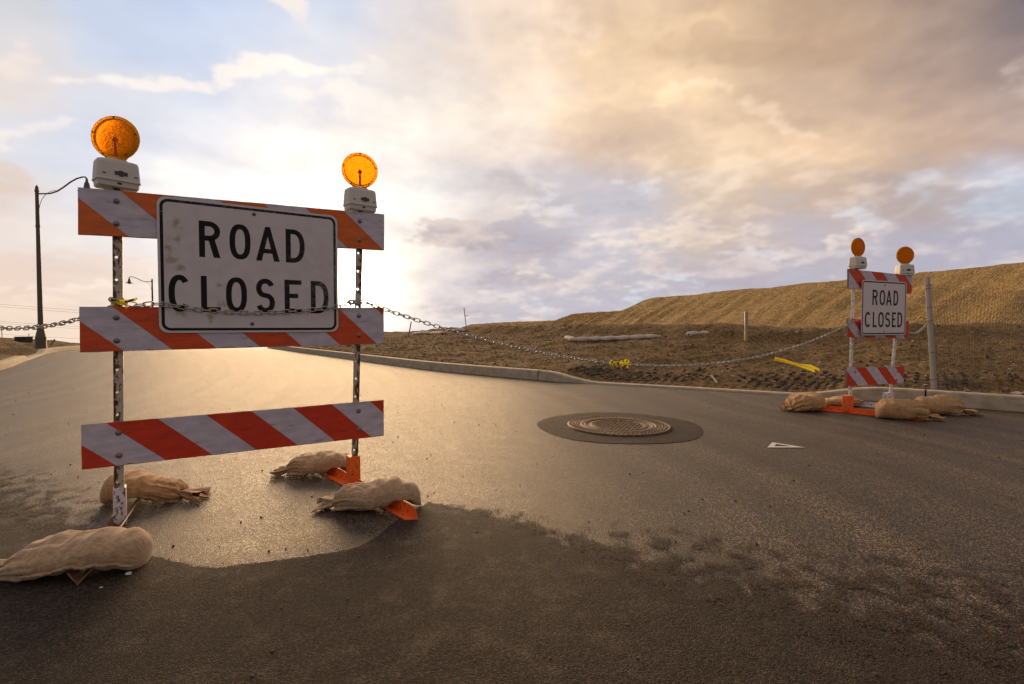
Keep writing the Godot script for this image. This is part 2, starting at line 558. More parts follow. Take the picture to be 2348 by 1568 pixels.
# direction away from the road at a kerb point: the kerb's own close by, an even one farther off
func away(line: PackedVector2Array, i: int, tt: float) -> Vector2:
	var m := line.size()
	var t := (line[mini(i + 3, m - 1)] - line[maxi(i - 3, 0)]).normalized()
	var t2 := (line[mini(i + 70, m - 1)] - line[maxi(i - 70, 0)]).normalized()
	var k := smoothstep(0.3, 3.0, tt)
	t = t.lerp(t2, k).normalized()
	return Vector2(-t.y, t.x)

func verge_mesh(line: PackedVector2Array, hs: PackedFloat32Array, right: bool, ts: Array) -> ArrayMesh:
	var b := MB.new()
	var pts := PackedVector3Array()
	var m := line.size()
	for i in m:
		for tt in ts:
			var p: Vector2 = line[i] + away(line, i, tt) * tt
			var h := verge_r(p.x, p.y, tt, hs[i], line[i].y) if right else verge_l(p.x, p.y, tt, hs[i])
			pts.append(Vector3(p.x, h, -p.y))
	b.grid(pts, ts.size(), false, 1, 1, false)
	# face up
	var s := 0.0
	for q in b.n:
		s += q.y
	if s < 0.0:
		var b2 := MB.new()
		b2.grid(pts, ts.size(), false, 1, 1, true)
		b = b2
	return b.mesh()

# ------------------------------------------------------------------ materials
func make_materials() -> void:
	# asphalt: stones of several sizes, damp patches, faint lines along the lane
	var S := 2048
	var cell := noise(0.25, 1, FastNoiseLite.TYPE_CELLULAR, 3)
	cell.cellular_return_type = FastNoiseLite.RETURN_DISTANCE2_SUB
	var gaps := gray(cell, S, S)
	cell.cellular_return_type = FastNoiseLite.RETURN_CELL_VALUE
	var tone := gray(cell, S, S)
	var fine := gray(noise(0.22, 3, FastNoiseLite.TYPE_SIMPLEX_SMOOTH, 4), S, S)
	var patch := gray(noise(0.007, 5, FastNoiseLite.TYPE_SIMPLEX_SMOOTH, 5), S, S)
	var lane := streak(0.02, S, S, 1, 16, 6, 4)
	var hgt := PackedByteArray()
	var rgh := PackedByteArray()
	var alb := PackedByteArray()
	hgt.resize(S * S); rgh.resize(S * S); alb.resize(S * S)
	for i in S * S:
		var top := mini(gaps[i] * 3, 150)
		var fi := fine[i] - 128
		var damp := (patch[i] - 128) + ((lane[i] - 128) >> 1)
		hgt[i] = clampi(top + ((tone[i] - 128) >> 2) + (fi >> 2) + 40, 0, 255)
		rgh[i] = clampi(190 + (damp >> 4) - (fi >> 2) - ((top - 75) >> 2) + ((tone[i] - 128) >> 2), 80, 252)
		alb[i] = clampi(64 + (damp >> 3) + (fi >> 1) + (((tone[i] - 100) * top * 5) >> 9) + (top >> 3), 0, 255)
	var asphalt := StandardMaterial3D.new()
	asphalt.albedo_texture = ramp_tex(alb, S, S, [[0.0, Color(0.004, 0.0022, 0.0012)], [0.2, Color(0.016, 0.0093, 0.005)], [0.42, Color(0.058, 0.036, 0.019)], [0.7, Color(0.165, 0.108, 0.06)], [1.0, Color(0.34, 0.24, 0.145)]])
	asphalt.roughness_texture = tex(rgh, S, S)
	asphalt.roughness = 0.86
	asphalt.heightmap_enabled = true
	asphalt.heightmap_texture = tex(hgt, S, S)
	asphalt.heightmap_scale = 0.32
	asphalt.metallic_specular = 0.5
	# tyre lines following the bend of the lane
	var ty := streak(0.035, 512, 512, 1, 32, 8, 3)
	for i in ty.size():
		ty[i] = clampi(220 + int((ty[i] - 128) * 0.36), 90, 255)
	asphalt.detail_enabled = true
	asphalt.detail_albedo = tex(ty, 512, 512)
	asphalt.detail_blend_mode = BaseMaterial3D.BLEND_MODE_MUL
	asphalt.detail_uv_layer = BaseMaterial3D.DETAIL_UV_2
	M.asphalt = asphalt
	# darker, rougher asphalt with paler grey patches
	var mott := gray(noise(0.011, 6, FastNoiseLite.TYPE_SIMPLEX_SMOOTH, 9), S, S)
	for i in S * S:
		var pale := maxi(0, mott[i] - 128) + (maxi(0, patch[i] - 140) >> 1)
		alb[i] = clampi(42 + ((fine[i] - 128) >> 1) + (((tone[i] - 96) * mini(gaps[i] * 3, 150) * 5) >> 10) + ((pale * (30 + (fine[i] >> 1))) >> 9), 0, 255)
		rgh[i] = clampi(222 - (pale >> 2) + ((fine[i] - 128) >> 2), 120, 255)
	var dark_mat: StandardMaterial3D = asphalt.duplicate()
	dark_mat.detail_enabled = false
	var mottled_tex := ramp_tex(alb, S, S, [[0.0, Color(0.005, 0.0026, 0.0013)], [0.2, Color(0.019, 0.011, 0.006)], [0.45, Color(0.046, 0.029, 0.0185)], [0.7, Color(0.095, 0.065, 0.048)], [1.0, Color(0.21, 0.155, 0.115)]])
	M.collar_tex = mottled_tex
	var wim := mottled_tex.get_image()
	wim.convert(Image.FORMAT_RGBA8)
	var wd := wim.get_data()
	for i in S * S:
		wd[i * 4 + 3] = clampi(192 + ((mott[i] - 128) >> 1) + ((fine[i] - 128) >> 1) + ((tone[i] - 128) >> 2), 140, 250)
	dark_mat.albedo_texture = tex(wd, S, S, Image.FORMAT_RGBA8)
	dark_mat.transparency = BaseMaterial3D.TRANSPARENCY_ALPHA_SCISSOR
	dark_mat.alpha_scissor_threshold = 0.5
	dark_mat.vertex_color_use_as_albedo = true
	dark_mat.roughness_texture = tex(rgh, S, S)
	dark_mat.roughness = 1.0
	dark_mat.metallic_specular = 0.4
	dark_mat.heightmap_scale = 0.34
	M.dark_asphalt = dark_mat
	var collar: StandardMaterial3D = dark_mat.duplicate()
	collar.albedo_texture = M.collar_tex
	collar.transparency = BaseMaterial3D.TRANSPARENCY_DISABLED
	collar.vertex_color_use_as_albedo = false
	collar.roughness = 1.0
	collar.heightmap_scale = 0.25
	M.collar = collar

	var S2 := 1024
	var dn := gray(noise(0.02, 6, FastNoiseLite.TYPE_SIMPLEX_SMOOTH, 11), S2, S2)
	var dn2 := gray(noise(0.15, 3, FastNoiseLite.TYPE_SIMPLEX_SMOOTH, 12), S2, S2)
	var dirtf := blend(dn, dn2, 0.9, 0.7)
	var dirt := StandardMaterial3D.new()
	dirt.albedo_texture = ramp_tex(dirtf, S2, S2, [[0.0, Color(0.022, 0.011, 0.003)], [0.35, Color(0.085, 0.045, 0.012)], [0.55, Color(0.18, 0.10, 0.025)], [0.75, Color(0.275, 0.165, 0.046)], [1.0, Color(0.40, 0.275, 0.105)]])
	dirt.roughness = 0.95
	dirt.heightmap_enabled = true
	dirt.heightmap_texture = tex(dirtf, S2, S2)
	dirt.heightmap_scale = 3.0
	dirt.uv1_triplanar = true
	dirt.uv1_world_triplanar = true
	dirt.uv1_scale = Vector3(0.45, 0.45, 0.45)
	M.dirt = dirt

	# straw matting on the embankment: fibres running down the slope
	var sa := streak(0.05, S2, S2, 1, 6, 14, 4)
	var sb := gray(noise(0.03, 6, FastNoiseLite.TYPE_SIMPLEX_SMOOTH, 15), S2, S2)
	var strawf := blend(sa, sb, 0.8, 0.8)
	var straw := StandardMaterial3D.new()
	straw.albedo_texture = ramp_tex(strawf, S2, S2, [[0.0, Color(0.08, 0.045, 0.013)], [0.35, Color(0.29, 0.18, 0.055)], [0.6, Color(0.52, 0.335, 0.11)], [1.0, Color(0.78, 0.56, 0.24)]])
	straw.roughness = 0.9
	straw.heightmap_enabled = true
	straw.heightmap_texture = tex(strawf, S2, S2)
	straw.heightmap_scale = 14.0
	M.straw = straw

	var cn := blend(gray(noise(0.012, 5, FastNoiseLite.TYPE_SIMPLEX_SMOOTH, 17), 512, 512), gray(noise(0.3, 2, FastNoiseLite.TYPE_SIMPLEX_SMOOTH, 18), 512, 512), 0.7, 0.35)
	var concrete := StandardMaterial3D.new()
	concrete.albedo_texture = ramp_tex(cn, 512, 512, [[0.0, Color(0.14, 0.105, 0.065)], [0.4, Color(0.36, 0.30, 0.215)], [0.6, Color(0.44, 0.375, 0.28)], [1.0, Color(0.58, 0.51, 0.40)]])
	concrete.roughness = 0.85
	concrete.uv1_triplanar = true
	concrete.uv1_world_triplanar = true
	concrete.uv1_scale = Vector3(1.1, 1.1, 1.1)
	concrete.heightmap_enabled = true
	concrete.heightmap_texture = tex(cn, 512, 512)
	concrete.heightmap_scale = 0.25
	M.concrete = concrete

	# plywood under retroreflective sheeting: long hair cracks, smudges
	var g1 := streak(0.09, 512, 512, 10, 1, 31, 4)
	var g2 := gray(noise(0.02, 5, FastNoiseLite.TYPE_SIMPLEX_SMOOTH, 32), 512, 512)
	var wood := PackedByteArray()
	wood.resize(512 * 512)
	for i in wood.size():
		var crack := 0
		if g1[i] < 48 and g2[i] < 112:
			crack = (48 - g1[i]) * 4
		wood[i] = clampi(216 + (g2[i] - 128) / 7 - crack + (g1[i] - 128) / 14, 40, 255)
	var wt := tex(wood, 512, 512)
	for e in [["white_sheet", Color(0.86, 0.83, 0.90)], ["orange_sheet", Color(0.93, 0.33, 0.055)], ["amber_sheet", Color(0.95, 0.44, 0.06)], ["red_sheet", Color(0.90, 0.235, 0.07)]]:
		var m := StandardMaterial3D.new()
		m.albedo_color = e[1]
		m.albedo_texture = wt
		m.roughness = 0.5
		m.uv1_triplanar = true
		m.uv1_scale = Vector3(1.0, 2.2, 1.0)
		m.heightmap_enabled = true
		m.heightmap_texture = wt
		m.heightmap_scale = 0.05
		M[e[0]] = m
	var ply := StandardMaterial3D.new()
	ply.albedo_color = lin(0.34, 0.26, 0.18)
	ply.albedo_texture = wt
	ply.roughness = 0.8
	ply.uv1_triplanar = true
	ply.uv1_scale = Vector3(1.3, 6.0, 6.0)
	M.plywood = ply

	# sign face with dried mud, and its lettering with worn specks
	var sw := 640
	var sh := 512
	var m1 := noise(0.018, 5, FastNoiseLite.TYPE_SIMPLEX_SMOOTH, 41)
	var m2 := noise(0.16, 3, FastNoiseLite.TYPE_SIMPLEX_SMOOTH, 42)
	var m3 := noise(0.008, 3, FastNoiseLite.TYPE_SIMPLEX_SMOOTH, 43)
	var face := PackedByteArray()
	var ink := PackedByteArray()
	face.resize(sw * sh * 3); ink.resize(sw * sh * 3)
	var blobs := [[95, 150], [70, 380], [110, 420], [320, 520], [330, 640], [110, 700], [260, 720], [50, 300], [85, 250]]
	for yi in sh:
		for xi in sw:
			var i := (yi * sw + xi) * 3
			var x := xi * 1.6
			var y := yi * 1.6
			var near := 0.0
			for q in blobs:
				near = maxf(near, exp(-(pow(x - q[0], 2) + pow(y - q[1], 2)) / 1900.0))
			var a := m1.get_noise_2d(x, y)
			var f := m2.get_noise_2d(x, y)
			var lo := m3.get_noise_2d(x, y)
			var mud := clampf((a * 0.9 + near * 1.1 - 0.62 + f * 0.5) * 2.2, 0, 1) * near
			var zone := clampf((x / 1024.0 - 0.45) * 2.0, 0, 1) * clampf(1.2 - absf(y / 820.0 - 0.52) * 2.2, 0, 1)
			var spk := clampf((f + a * 0.35 - 0.42 + zone * 0.28) * 4.0, 0, 1) * (0.10 + 0.5 * zone)
			var c0 := Color(0.56 + lo * 0.05, 0.525 + lo * 0.05, 0.56 + lo * 0.05).lerp(Color(0.30, 0.22, 0.11), mud * 0.8).lerp(Color(0.22, 0.19, 0.17), spk)
			c0 = c0.linear_to_srgb()
			face[i] = c0.r8; face[i + 1] = c0.g8; face[i + 2] = c0.b8
			var worn := clampf((f * 1.2 + a * 0.4 - 0.62 + zone * 0.55) * 3.0, 0, 1) * (0.35 + 0.5 * zone)
			if y < 120 and f + a * 0.5 > 0.42:
				worn = 0.75
			var c1 := Color(0.012, 0.012, 0.014).lerp(Color(0.42, 0.40, 0.42), worn).linear_to_srgb()
			ink[i] = c1.r8; ink[i + 1] = c1.g8; ink[i + 2] = c1.b8
	var fm := mat(Color.WHITE, 0.42)
	fm.albedo_texture = tex(face, sw, sh, Image.FORMAT_RGB8)
	M.sign_face = fm
	var im := mat(Color.WHITE, 0.75)
	im.metallic_specular = 0.3
	im.albedo_texture = tex(ink, sw, sh, Image.FORMAT_RGB8)
	M.sign_ink = im
	M.sign_face_clean = mat(lin(0.60, 0.57, 0.61), 0.4)
	M.sign_ink_clean = mat(lin(0.012, 0.012, 0.014), 0.75)

	# steel: flaking white paint over rust, orange paint chipped, bare rust
	var r1 := gray(noise(0.022, 6, FastNoiseLite.TYPE_SIMPLEX_SMOOTH, 51), 512, 512)
	var r2 := gray(noise(0.07, 4, FastNoiseLite.TYPE_SIMPLEX_SMOOTH, 52), 512, 512)
	var rr := blend(r1, r2, 1.0, 0.5)
	var rust0 := Color(0.045, 0.018, 0.008)
	var rust1 := Color(0.16, 0.06, 0.018)
	for e in [["post_steel", Color(0.50, 0.45, 0.41), 0.40, 0.56], ["post_clean", Color(0.66, 0.62, 0.60), 0.24, 0.27], ["rust_steel", Color(0.20, 0.085, 0.025), 0.5, 0.8], ["orange_steel", Color(0.82, 0.13, 0.012), 0.2, 0.225], ["white_steel", Color(0.62, 0.58, 0.60), 0.29, 0.32], ["yellow_rust", Color(0.50, 0.24, 0.04), 0.44, 0.56]]:
		var m := StandardMaterial3D.new()
		m.albedo_texture = ramp_tex(rr, 512, 512, [[0.0, rust0], [e[2] * 0.7, rust0.lerp(rust1, 0.5)], [e[2], rust1], [e[3], e[1]], [1.0, (e[1] as Color) * 1.12]])
		m.roughness = 0.55
		m.heightmap_enabled = true
		m.heightmap_texture = tex(rr, 512, 512)
		m.heightmap_scale = 0.06
		m.uv1_triplanar = true
		m.uv1_scale = Vector3(4.0, 2.4, 4.0)
		M[e[0]] = m
	# posts: white paint flaked off to rust, mostly down one side
	var pn := noise(1.0, 5, FastNoiseLite.TYPE_SIMPLEX_SMOOTH, 71)
	for e in [["post_left", 0.30, -0.9], ["post_right", 0.22, 0.9]]:
		var pd := PackedByteArray()
		pd.resize(48 * 1024 * 3)
		for y in 1024:
			for x in 48:
				var u := x / 47.0
				var n: float = pn.get_noise_2d(u * 1.6 + e[1] * 50.0, y * 0.028) + 0.35 * pn.get_noise_2d(u * 6.0, y * 0.16 + 40.0) + e[2] * (u - 0.5) * 0.95 + pn.get_noise_2d(3.0, y * 0.006) * 0.35 - 0.08
				var c := Color(0.46, 0.40, 0.34).lerp(Color(0.18, 0.08, 0.025), smoothstep(-0.06, 0.08, n)).lerp(Color(0.05, 0.021, 0.009), smoothstep(0.06, 0.34, n)).linear_to_srgb()
				var o := (y * 48 + x) * 3
				pd[o] = c.r8; pd[o + 1] = c.g8; pd[o + 2] = c.b8
		var pm := mat(Color.WHITE, 0.6)
		pm.albedo_texture = tex(pd, 48, 1024, Image.FORMAT_RGB8)
		M[e[0]] = pm
	M.zinc = mat(lin(0.20, 0.19, 0.19), 0.45, 0.6)
	M.chain = mat(lin(0.42, 0.40, 0.39), 0.34, 0.7)
	M.dark_steel = mat(lin(0.06, 0.055, 0.05), 0.5, 0.5)
	M.case = mat(lin(0.56, 0.53, 0.50), 0.5)
	M.navy = mat(lin(0.03, 0.035, 0.05), 0.45)
	M.slot = mat(lin(0.04, 0.036, 0.03), 0.7)
	var lens := StandardMaterial3D.new()
	lens.albedo_color = Color(lin(0.64, 0.185, 0.004), 0.58)
	lens.transparency = BaseMaterial3D.TRANSPARENCY_ALPHA
	lens.refraction_enabled = true
	lens.refraction_scale = 0.012
	lens.roughness = 0.42
	M.lens = lens
	var rim := mat(lin(0.85, 0.36, 0.02), 0.4)
	rim.backlight_enabled = true
	rim.backlight = lin(1.0, 0.5, 0.03)
	M.lens_rim = rim
	var edge := lens.duplicate()
	edge.albedo_color = Color(lin(0.72, 0.30, 0.012), 0.72)
	edge.roughness = 0.5
	M.lens_edge = edge
	M.holder = mat(lin(0.8, 0.45, 0.14), 0.6)
	M.screw = mat(lin(0.10, 0.04, 0.01), 0.5)

	# burlap
	var bw := 512
	var weave := PackedByteArray()
	weave.resize(bw * bw)
	var b1 := gray(noise(0.012, 5, FastNoiseLite.TYPE_SIMPLEX_SMOOTH, 61), bw, bw)
	var b2 := streak(0.12, bw, bw, 8, 1, 62, 2)
	var b3 := streak(0.12, bw, bw, 1, 8, 63, 2)
	for y in bw:
		for x in bw:
			var i := y * bw + x
			var th := 22.0 * (sin(x * TAU * 64.0 / bw) * (1 if (y / 8) % 2 == 0 else -1))
			weave[i] = clampi(int(128 + (b1[i] - 128) * 0.4 + (b2[i] - 128) * 0.12 + (b3[i] - 128) * 0.12 + th), 0, 255)
	var cloth := PackedByteArray()
	cloth.resize(bw * bw)
	for i in bw * bw:
		cloth[i] = clampi(int(128 + (weave[i] - 128) * 0.8 - (b1[i] - 128) * 0.32), 0, 255)
	var burlap := StandardMaterial3D.new()
	burlap.albedo_texture = ramp_tex(weave, bw, bw, [[0.0, Color(0.13, 0.075, 0.038)], [0.35, Color(0.29, 0.185, 0.10)], [0.55, Color(0.42, 0.28, 0.165)], [0.75, Color(0.50, 0.36, 0.235)], [1.0, Color(0.64, 0.49, 0.34)]])
	burlap.roughness = 0.95
	burlap.heightmap_enabled = true
	burlap.heightmap_texture = tex(cloth, bw, bw)
	burlap.heightmap_scale = 0.02
	burlap.rim_enabled = true
	burlap.rim = 0.4
	burlap.rim_tint = 0.7
	M.burlap = burlap
	var tan_b := burlap.duplicate()
	tan_b.albedo_color = Color(1.0, 0.93, 0.82)
	M.burlap_tan = tan_b
	M.twine = mat(lin(0.16, 0.10, 0.05), 0.95)
	M.wattle = burlap.duplicate()
	M.wattle = mat(lin(0.78, 0.68, 0.57), 0.95)
	M.wattle.albedo_texture = wt
	M.wattle.uv1_triplanar = true

	var tape := mat(lin(0.92, 0.74, 0.02), 0.4)
	tape.backlight_enabled = true
	tape.backlight = lin(0.5, 0.4, 0.01)
	tape.roughness = 0.3
	M.tape = tape
	M.tape_print = mat(lin(0.02, 0.02, 0.015), 0.5)
	M.iron = mat(Color.WHITE, 0.6, 0.25)
	M.iron.albedo_texture = ramp_tex(rr, 512, 512, [[0.0, Color(0.03, 0.015, 0.006)], [0.5, Color(0.12, 0.07, 0.03)], [1.0, Color(0.27, 0.175, 0.085)]])
	M.iron.uv1_triplanar = true
	M.iron.uv1_scale = Vector3(2, 2, 2)
	M.lamp_post = mat(lin(0.09, 0.075, 0.055), 0.6)
	M.galv = mat(lin(0.33, 0.31, 0.30), 0.5, 0.4)
	M.timber = mat(lin(0.26, 0.21, 0.16), 0.85)
	M.wire = mat(lin(0.06, 0.052, 0.042), 0.6, 0.2)
	M.paint = mat(lin(0.62, 0.58, 0.55), 0.7)
	M.stone_pale = mat(lin(0.46, 0.38, 0.29), 0.85)
	M.stone_dark = mat(lin(0.075, 0.058, 0.042), 0.85)
	M.stone_mid = mat(lin(0.16, 0.115, 0.075), 0.85)
	M.box_green = mat(lin(0.02, 0.022, 0.018), 0.6)
	M.pink = mat(lin(0.6, 0.2, 0.16), 0.8)
	var grass := mat(Color.WHITE, 0.9)
	grass.vertex_color_use_as_albedo = true
	grass.backlight_enabled = true
	grass.backlight = Color(0.5, 0.5, 0.5)
	M.grass = grass

# ------------------------------------------------------------------ barricades
class Plane_:
	var o: Vector3
	var d: Vector3      # along the rails
	var n: Vector3      # towards the viewer's side

func to_plane(pl: Plane_, px: float, py: float) -> Vector2:
	var r := ray(px, py)
	var e := Vector3(0, EYE, 0)
	var k := (pl.o - e).dot(pl.n) / r.dot(pl.n)
	var p := e + r * k - pl.o
	return Vector2(p.dot(pl.d), p.y)

func rrect(s0: float, s1: float, h0: float, h1: float, r: float, seg := 6) -> PackedVector2Array:
	var out := PackedVector2Array()
	for q in 4:
		var cx := s1 - r if q == 0 or q == 3 else s0 + r
		var cy := h1 - r if q < 2 else h0 + r
		for k in seg + 1:
			var a := (q + float(k) / seg) * PI / 2.0
			out.append(Vector2(cx + r * cos(a), cy + r * sin(a)))
	return out

func arc(c: Vector2, a: float, b: float, t0: float, t1: float, seg := 20, e := 2.4) -> PackedVector2Array:
	var out := PackedVector2Array()
	for i in seg + 1:
		var t := deg_to_rad(lerpf(t0, t1, float(i) / seg))
		var x := signf(cos(t)) * pow(absf(cos(t)), 2.0 / e)
		var y := signf(sin(t)) * pow(absf(sin(t)), 2.0 / e)
		out.append(c + Vector2(a * x, b * y))
	return out

# road sign lettering drawn with a flat pen inside a box of width w and height h
func letter(ch: String, x: float, y: float, w: float, h: float, sw: float, t: float) -> MB:
	var b := MB.new()
	var g := sw * 0.5
	match ch:
		"O":
			var p := arc(Vector2(w / 2, h / 2), w / 2 - g, h / 2 - g, 0, 360, 40, 2.5)
			p.remove_at(p.size() - 1)
			b.stroke(p, sw, t, true)
		"C":
			b.stroke(arc(Vector2(w / 2, h / 2), w / 2 - g, h / 2 - g, 42, 318, 32, 2.3), sw, t)
		"D":
			b.stroke(PackedVector2Array([Vector2(g, 0), Vector2(g, h)]), sw, t)
			var p := PackedVector2Array([Vector2(sw, h - g)])
			p.append_array(arc(Vector2(w * 0.38, h / 2), w * 0.62 - g, h / 2 - g, 90, -90, 26, 2.3))
			p.append(Vector2(sw, g))
			b.stroke(p, sw, t)
		"R":
			b.stroke(PackedVector2Array([Vector2(g, 0), Vector2(g, h)]), sw, t)
			var r := (h * 0.54 - sw) / 2
			var cy := h - g - r
			var p := PackedVector2Array([Vector2(sw, h - g)])
			p.append_array(arc(Vector2(w - g - r * 1.05, cy), r * 1.05, r, 90, -90, 18, 2.1))
			p.append(Vector2(sw, cy - r))
			b.stroke(p, sw, t)
			b.prism(PackedVector2Array([Vector2(w * 0.42, cy - r), Vector2(w * 0.42 + sw * 1.1, cy - r), Vector2(w, 0), Vector2(w - sw * 1.15, 0)]), t, t, false)
		"A":
			var f := sw * 1.08
			b.prism(PackedVector2Array([Vector2(0, 0), Vector2(f, 0), Vector2(w / 2 + f * 0.42, h), Vector2(w / 2 - f * 0.42, h)]), t, t, false)
			b.prism(PackedVector2Array([Vector2(w - f, 0), Vector2(w, 0), Vector2(w / 2 + f * 0.42, h), Vector2(w / 2 - f * 0.42, h)]), t, t + 0.00005, false)
			b.stroke(PackedVector2Array([Vector2(w * 0.28, h * 0.29), Vector2(w * 0.72, h * 0.29)]), sw * 0.9, t + 0.0001)
		"L":
			b.stroke(PackedVector2Array([Vector2(g, 0), Vector2(g, h)]), sw, t)
			b.stroke(PackedVector2Array([Vector2(sw, g), Vector2(w, g)]), sw * 0.95, t)
		"E":
			b.stroke(PackedVector2Array([Vector2(g, 0), Vector2(g, h)]), sw, t)
			for yy in [g, h - g]:
				b.stroke(PackedVector2Array([Vector2(sw, yy), Vector2(w, yy)]), sw * 0.95, t)
			b.stroke(PackedVector2Array([Vector2(sw, h * 0.52), Vector2(w * 0.8, h * 0.52)]), sw * 0.95, t)
		"S":
			var r1 := (h - sw) * 0.245
			var a := w / 2 - g
			var p := arc(Vector2(w / 2, h - g - r1), a * 0.96, r1, 20, 250, 22, 2.1)
			p.append_array(arc(Vector2(w / 2, g + r1 * 1.04), a, r1 * 1.04, 70, -160, 22, 2.1))
			b.stroke(p, sw, t)
		"W":
			for q in [[0.0, 1.0, 0.25, 0.0], [0.25, 0.0, 0.5, 0.9], [0.5, 0.9, 0.75, 0.0], [0.75, 0.0, 1.0, 1.0]]:
				b.stroke(PackedVector2Array([Vector2(q[0] * w, q[1] * h), Vector2(q[2] * w, q[3] * h)]), sw, t)
	for i in b.v.size():
		b.v[i] += Vector3(x, y, 0)
	return b

# cut the slanted band between two lines (at mid height) out of a board given in board coordinates 0..1 by 0..1
func band(u0: float, u1: float, slant: float) -> PackedVector2Array:
	var para := PackedVector2Array([Vector2(u0 + slant / 2, 0), Vector2(u1 + slant / 2, 0), Vector2(u1 - slant / 2, 1), Vector2(u0 - slant / 2, 1)])
	var got := Geometry2D.intersect_polygons(para, PackedVector2Array([Vector2(0, 0), Vector2(1, 0), Vector2(1, 1), Vector2(0, 1)]))
	return got[0] if got.size() > 0 else PackedVector2Array()

func post_mesh(a: Vector2, b: Vector2, wid: float, t: float, hole: float, pitch: float, first: float) -> ArrayMesh:
	# a steel angle: a punched flange facing the viewer and one going back
	var m := MB.new()
	var up := b - a
	var len := up.length()
	up /= len
	var sd := Vector2(up.y, -up.x)
	var th := 0.004
	var P := func(x: float, y: float, z: float) -> Vector3:
		var q: Vector2 = a + sd * x + up * y
		return Vector3(q.x, q.y, z)
	var y := 0.0
	var cell := 0.03
	var holes := []
	var hy := first
	while hy < len - 0.03:
		holes.append(hy)
		hy += pitch
	var hx := -wid * 0.12
	var edges := [0.0]
	for q in holes:
		edges.append(q - cell / 2); edges.append(q + cell / 2)
	edges.append(len)
	for i in edges.size() - 1:
		var y0: float = edges[i]
		var y1: float = edges[i + 1]
		if i % 2 == 0:
			m.quad(P.call(-wid / 2, y0, t), P.call(wid / 2, y0, t), P.call(wid / 2, y1, t), P.call(-wid / 2, y1, t))
			m.quad(P.call(wid / 2, y0, t - th), P.call(-wid / 2, y0, t - th), P.call(-wid / 2, y1, t - th), P.call(wid / 2, y1, t - th))
		else:
			var yc := (y0 + y1) / 2
			var ring := []
			var outer := []
			for k in 16:
				var an := TAU * k / 16 + PI / 16
				ring.append(Vector2(hx + cos(an) * hole, yc + sin(an) * hole))
				var dx := cos(an)
				var dy := sin(an)
				var s := 1e9
				s = minf(s, ((wid / 2 - hx) if dx > 0 else (hx + wid / 2)) / maxf(1e-5, absf(dx)))
				s = minf(s, cell / 2 / maxf(1e-5, absf(dy)))
				outer.append(Vector2(hx + dx * s, yc + dy * s))
			for k in 16:
				var k2 := (k + 1) % 16
				var r0: Vector2 = ring[k]
				var r1: Vector2 = ring[k2]
				var o0: Vector2 = outer[k]
				var o1: Vector2 = outer[k2]
				m.quad(P.call(r0.x, r0.y, t), P.call(o0.x, o0.y, t), P.call(o1.x, o1.y, t), P.call(r1.x, r1.y, t))
				m.quad(P.call(o0.x, o0.y, t - th), P.call(r0.x, r0.y, t - th), P.call(r1.x, r1.y, t - th), P.call(o1.x, o1.y, t - th))
				m.quad(P.call(r0.x, r0.y, t), P.call(r1.x, r1.y, t), P.call(r1.x, r1.y, t - th), P.call(r0.x, r0.y, t - th))
			# fill the cell corners
			for sx in [-1.0, 1.0]:
				for sy in [-1.0, 1.0]:
					var cnr := Vector2(wid / 2 * sx, yc + cell / 2 * sy)
					var best := []
					for k in 16:
						var o0: Vector2 = outer[k]
						if absf(o0.y - cnr.y) < 1e-4 or absf(o0.x - cnr.x) < 1e-4:
							best.append(o0)
					best.sort_custom(func(p1, p2): return p1.distance_to(cnr) < p2.distance_to(cnr))
					var e1: Vector2 = best[0]
					var e2: Vector2 = best[0]
					for q in best:
						if absf(q.y - cnr.y) < 1e-4 and absf(e1.y - cnr.y) > 1e-4:
							e1 = q
						if absf(q.x - cnr.x) < 1e-4 and absf(e2.x - cnr.x) > 1e-4:
							e2 = q
					var fr := [cnr, e1, e2]
					if (e1 - cnr).cross(e2 - cnr) < 0:
						fr = [cnr, e2, e1]
					m.tri(P.call(fr[0].x, fr[0].y, t), P.call(fr[1].x, fr[1].y, t), P.call(fr[2].x, fr[2].y, t))
	# edges and back flange
	m.quad(P.call(-wid / 2, 0, t - th), P.call(-wid / 2, 0, t), P.call(-wid / 2, len, t), P.call(-wid / 2, len, t - th))
	m.quad(P.call(-wid / 2, len, t), P.call(wid / 2, len, t), P.call(wid / 2, len, t - th), P.call(-wid / 2, len, t - th))
	m.quad(P.call(wid / 2, 0, t), P.call(wid / 2, 0, t - wid), P.call(wid / 2, len, t - wid), P.call(wid / 2, len, t))
	m.quad(P.call(wid / 2 - th, 0, t - wid), P.call(wid / 2 - th, 0, t - th), P.call(wid / 2 - th, len, t - th), P.call(wid / 2 - th, len, t - wid))
	m.quad(P.call(wid / 2, 0, t - wid), P.call(wid / 2 - th, 0, t - wid), P.call(wid / 2 - th, len, t - wid), P.call(wid / 2, len, t - wid))
	for i in m.v.size():
		var q := Vector2(m.v[i].x, m.v[i].y) - a
		m.uv[i] = Vector2(clampf(q.dot(sd) / wid + 0.5, 0.02, 0.98), q.dot(up) / len)
	return m.mesh()

func bolt_mesh(r: float) -> ArrayMesh:
	var b := MB.new()
	b.lathe(PackedVector2Array([Vector2(r, 0), Vector2(r, 0.0015), Vector2(r * 0.92, 0.0022), Vector2(r * 0.62, 0.0024), Vector2(r * 0.60, 0.006), Vector2(r * 0.42, 0.0085), Vector2(0.0001, 0.009)]), 16)
	return b.mesh()

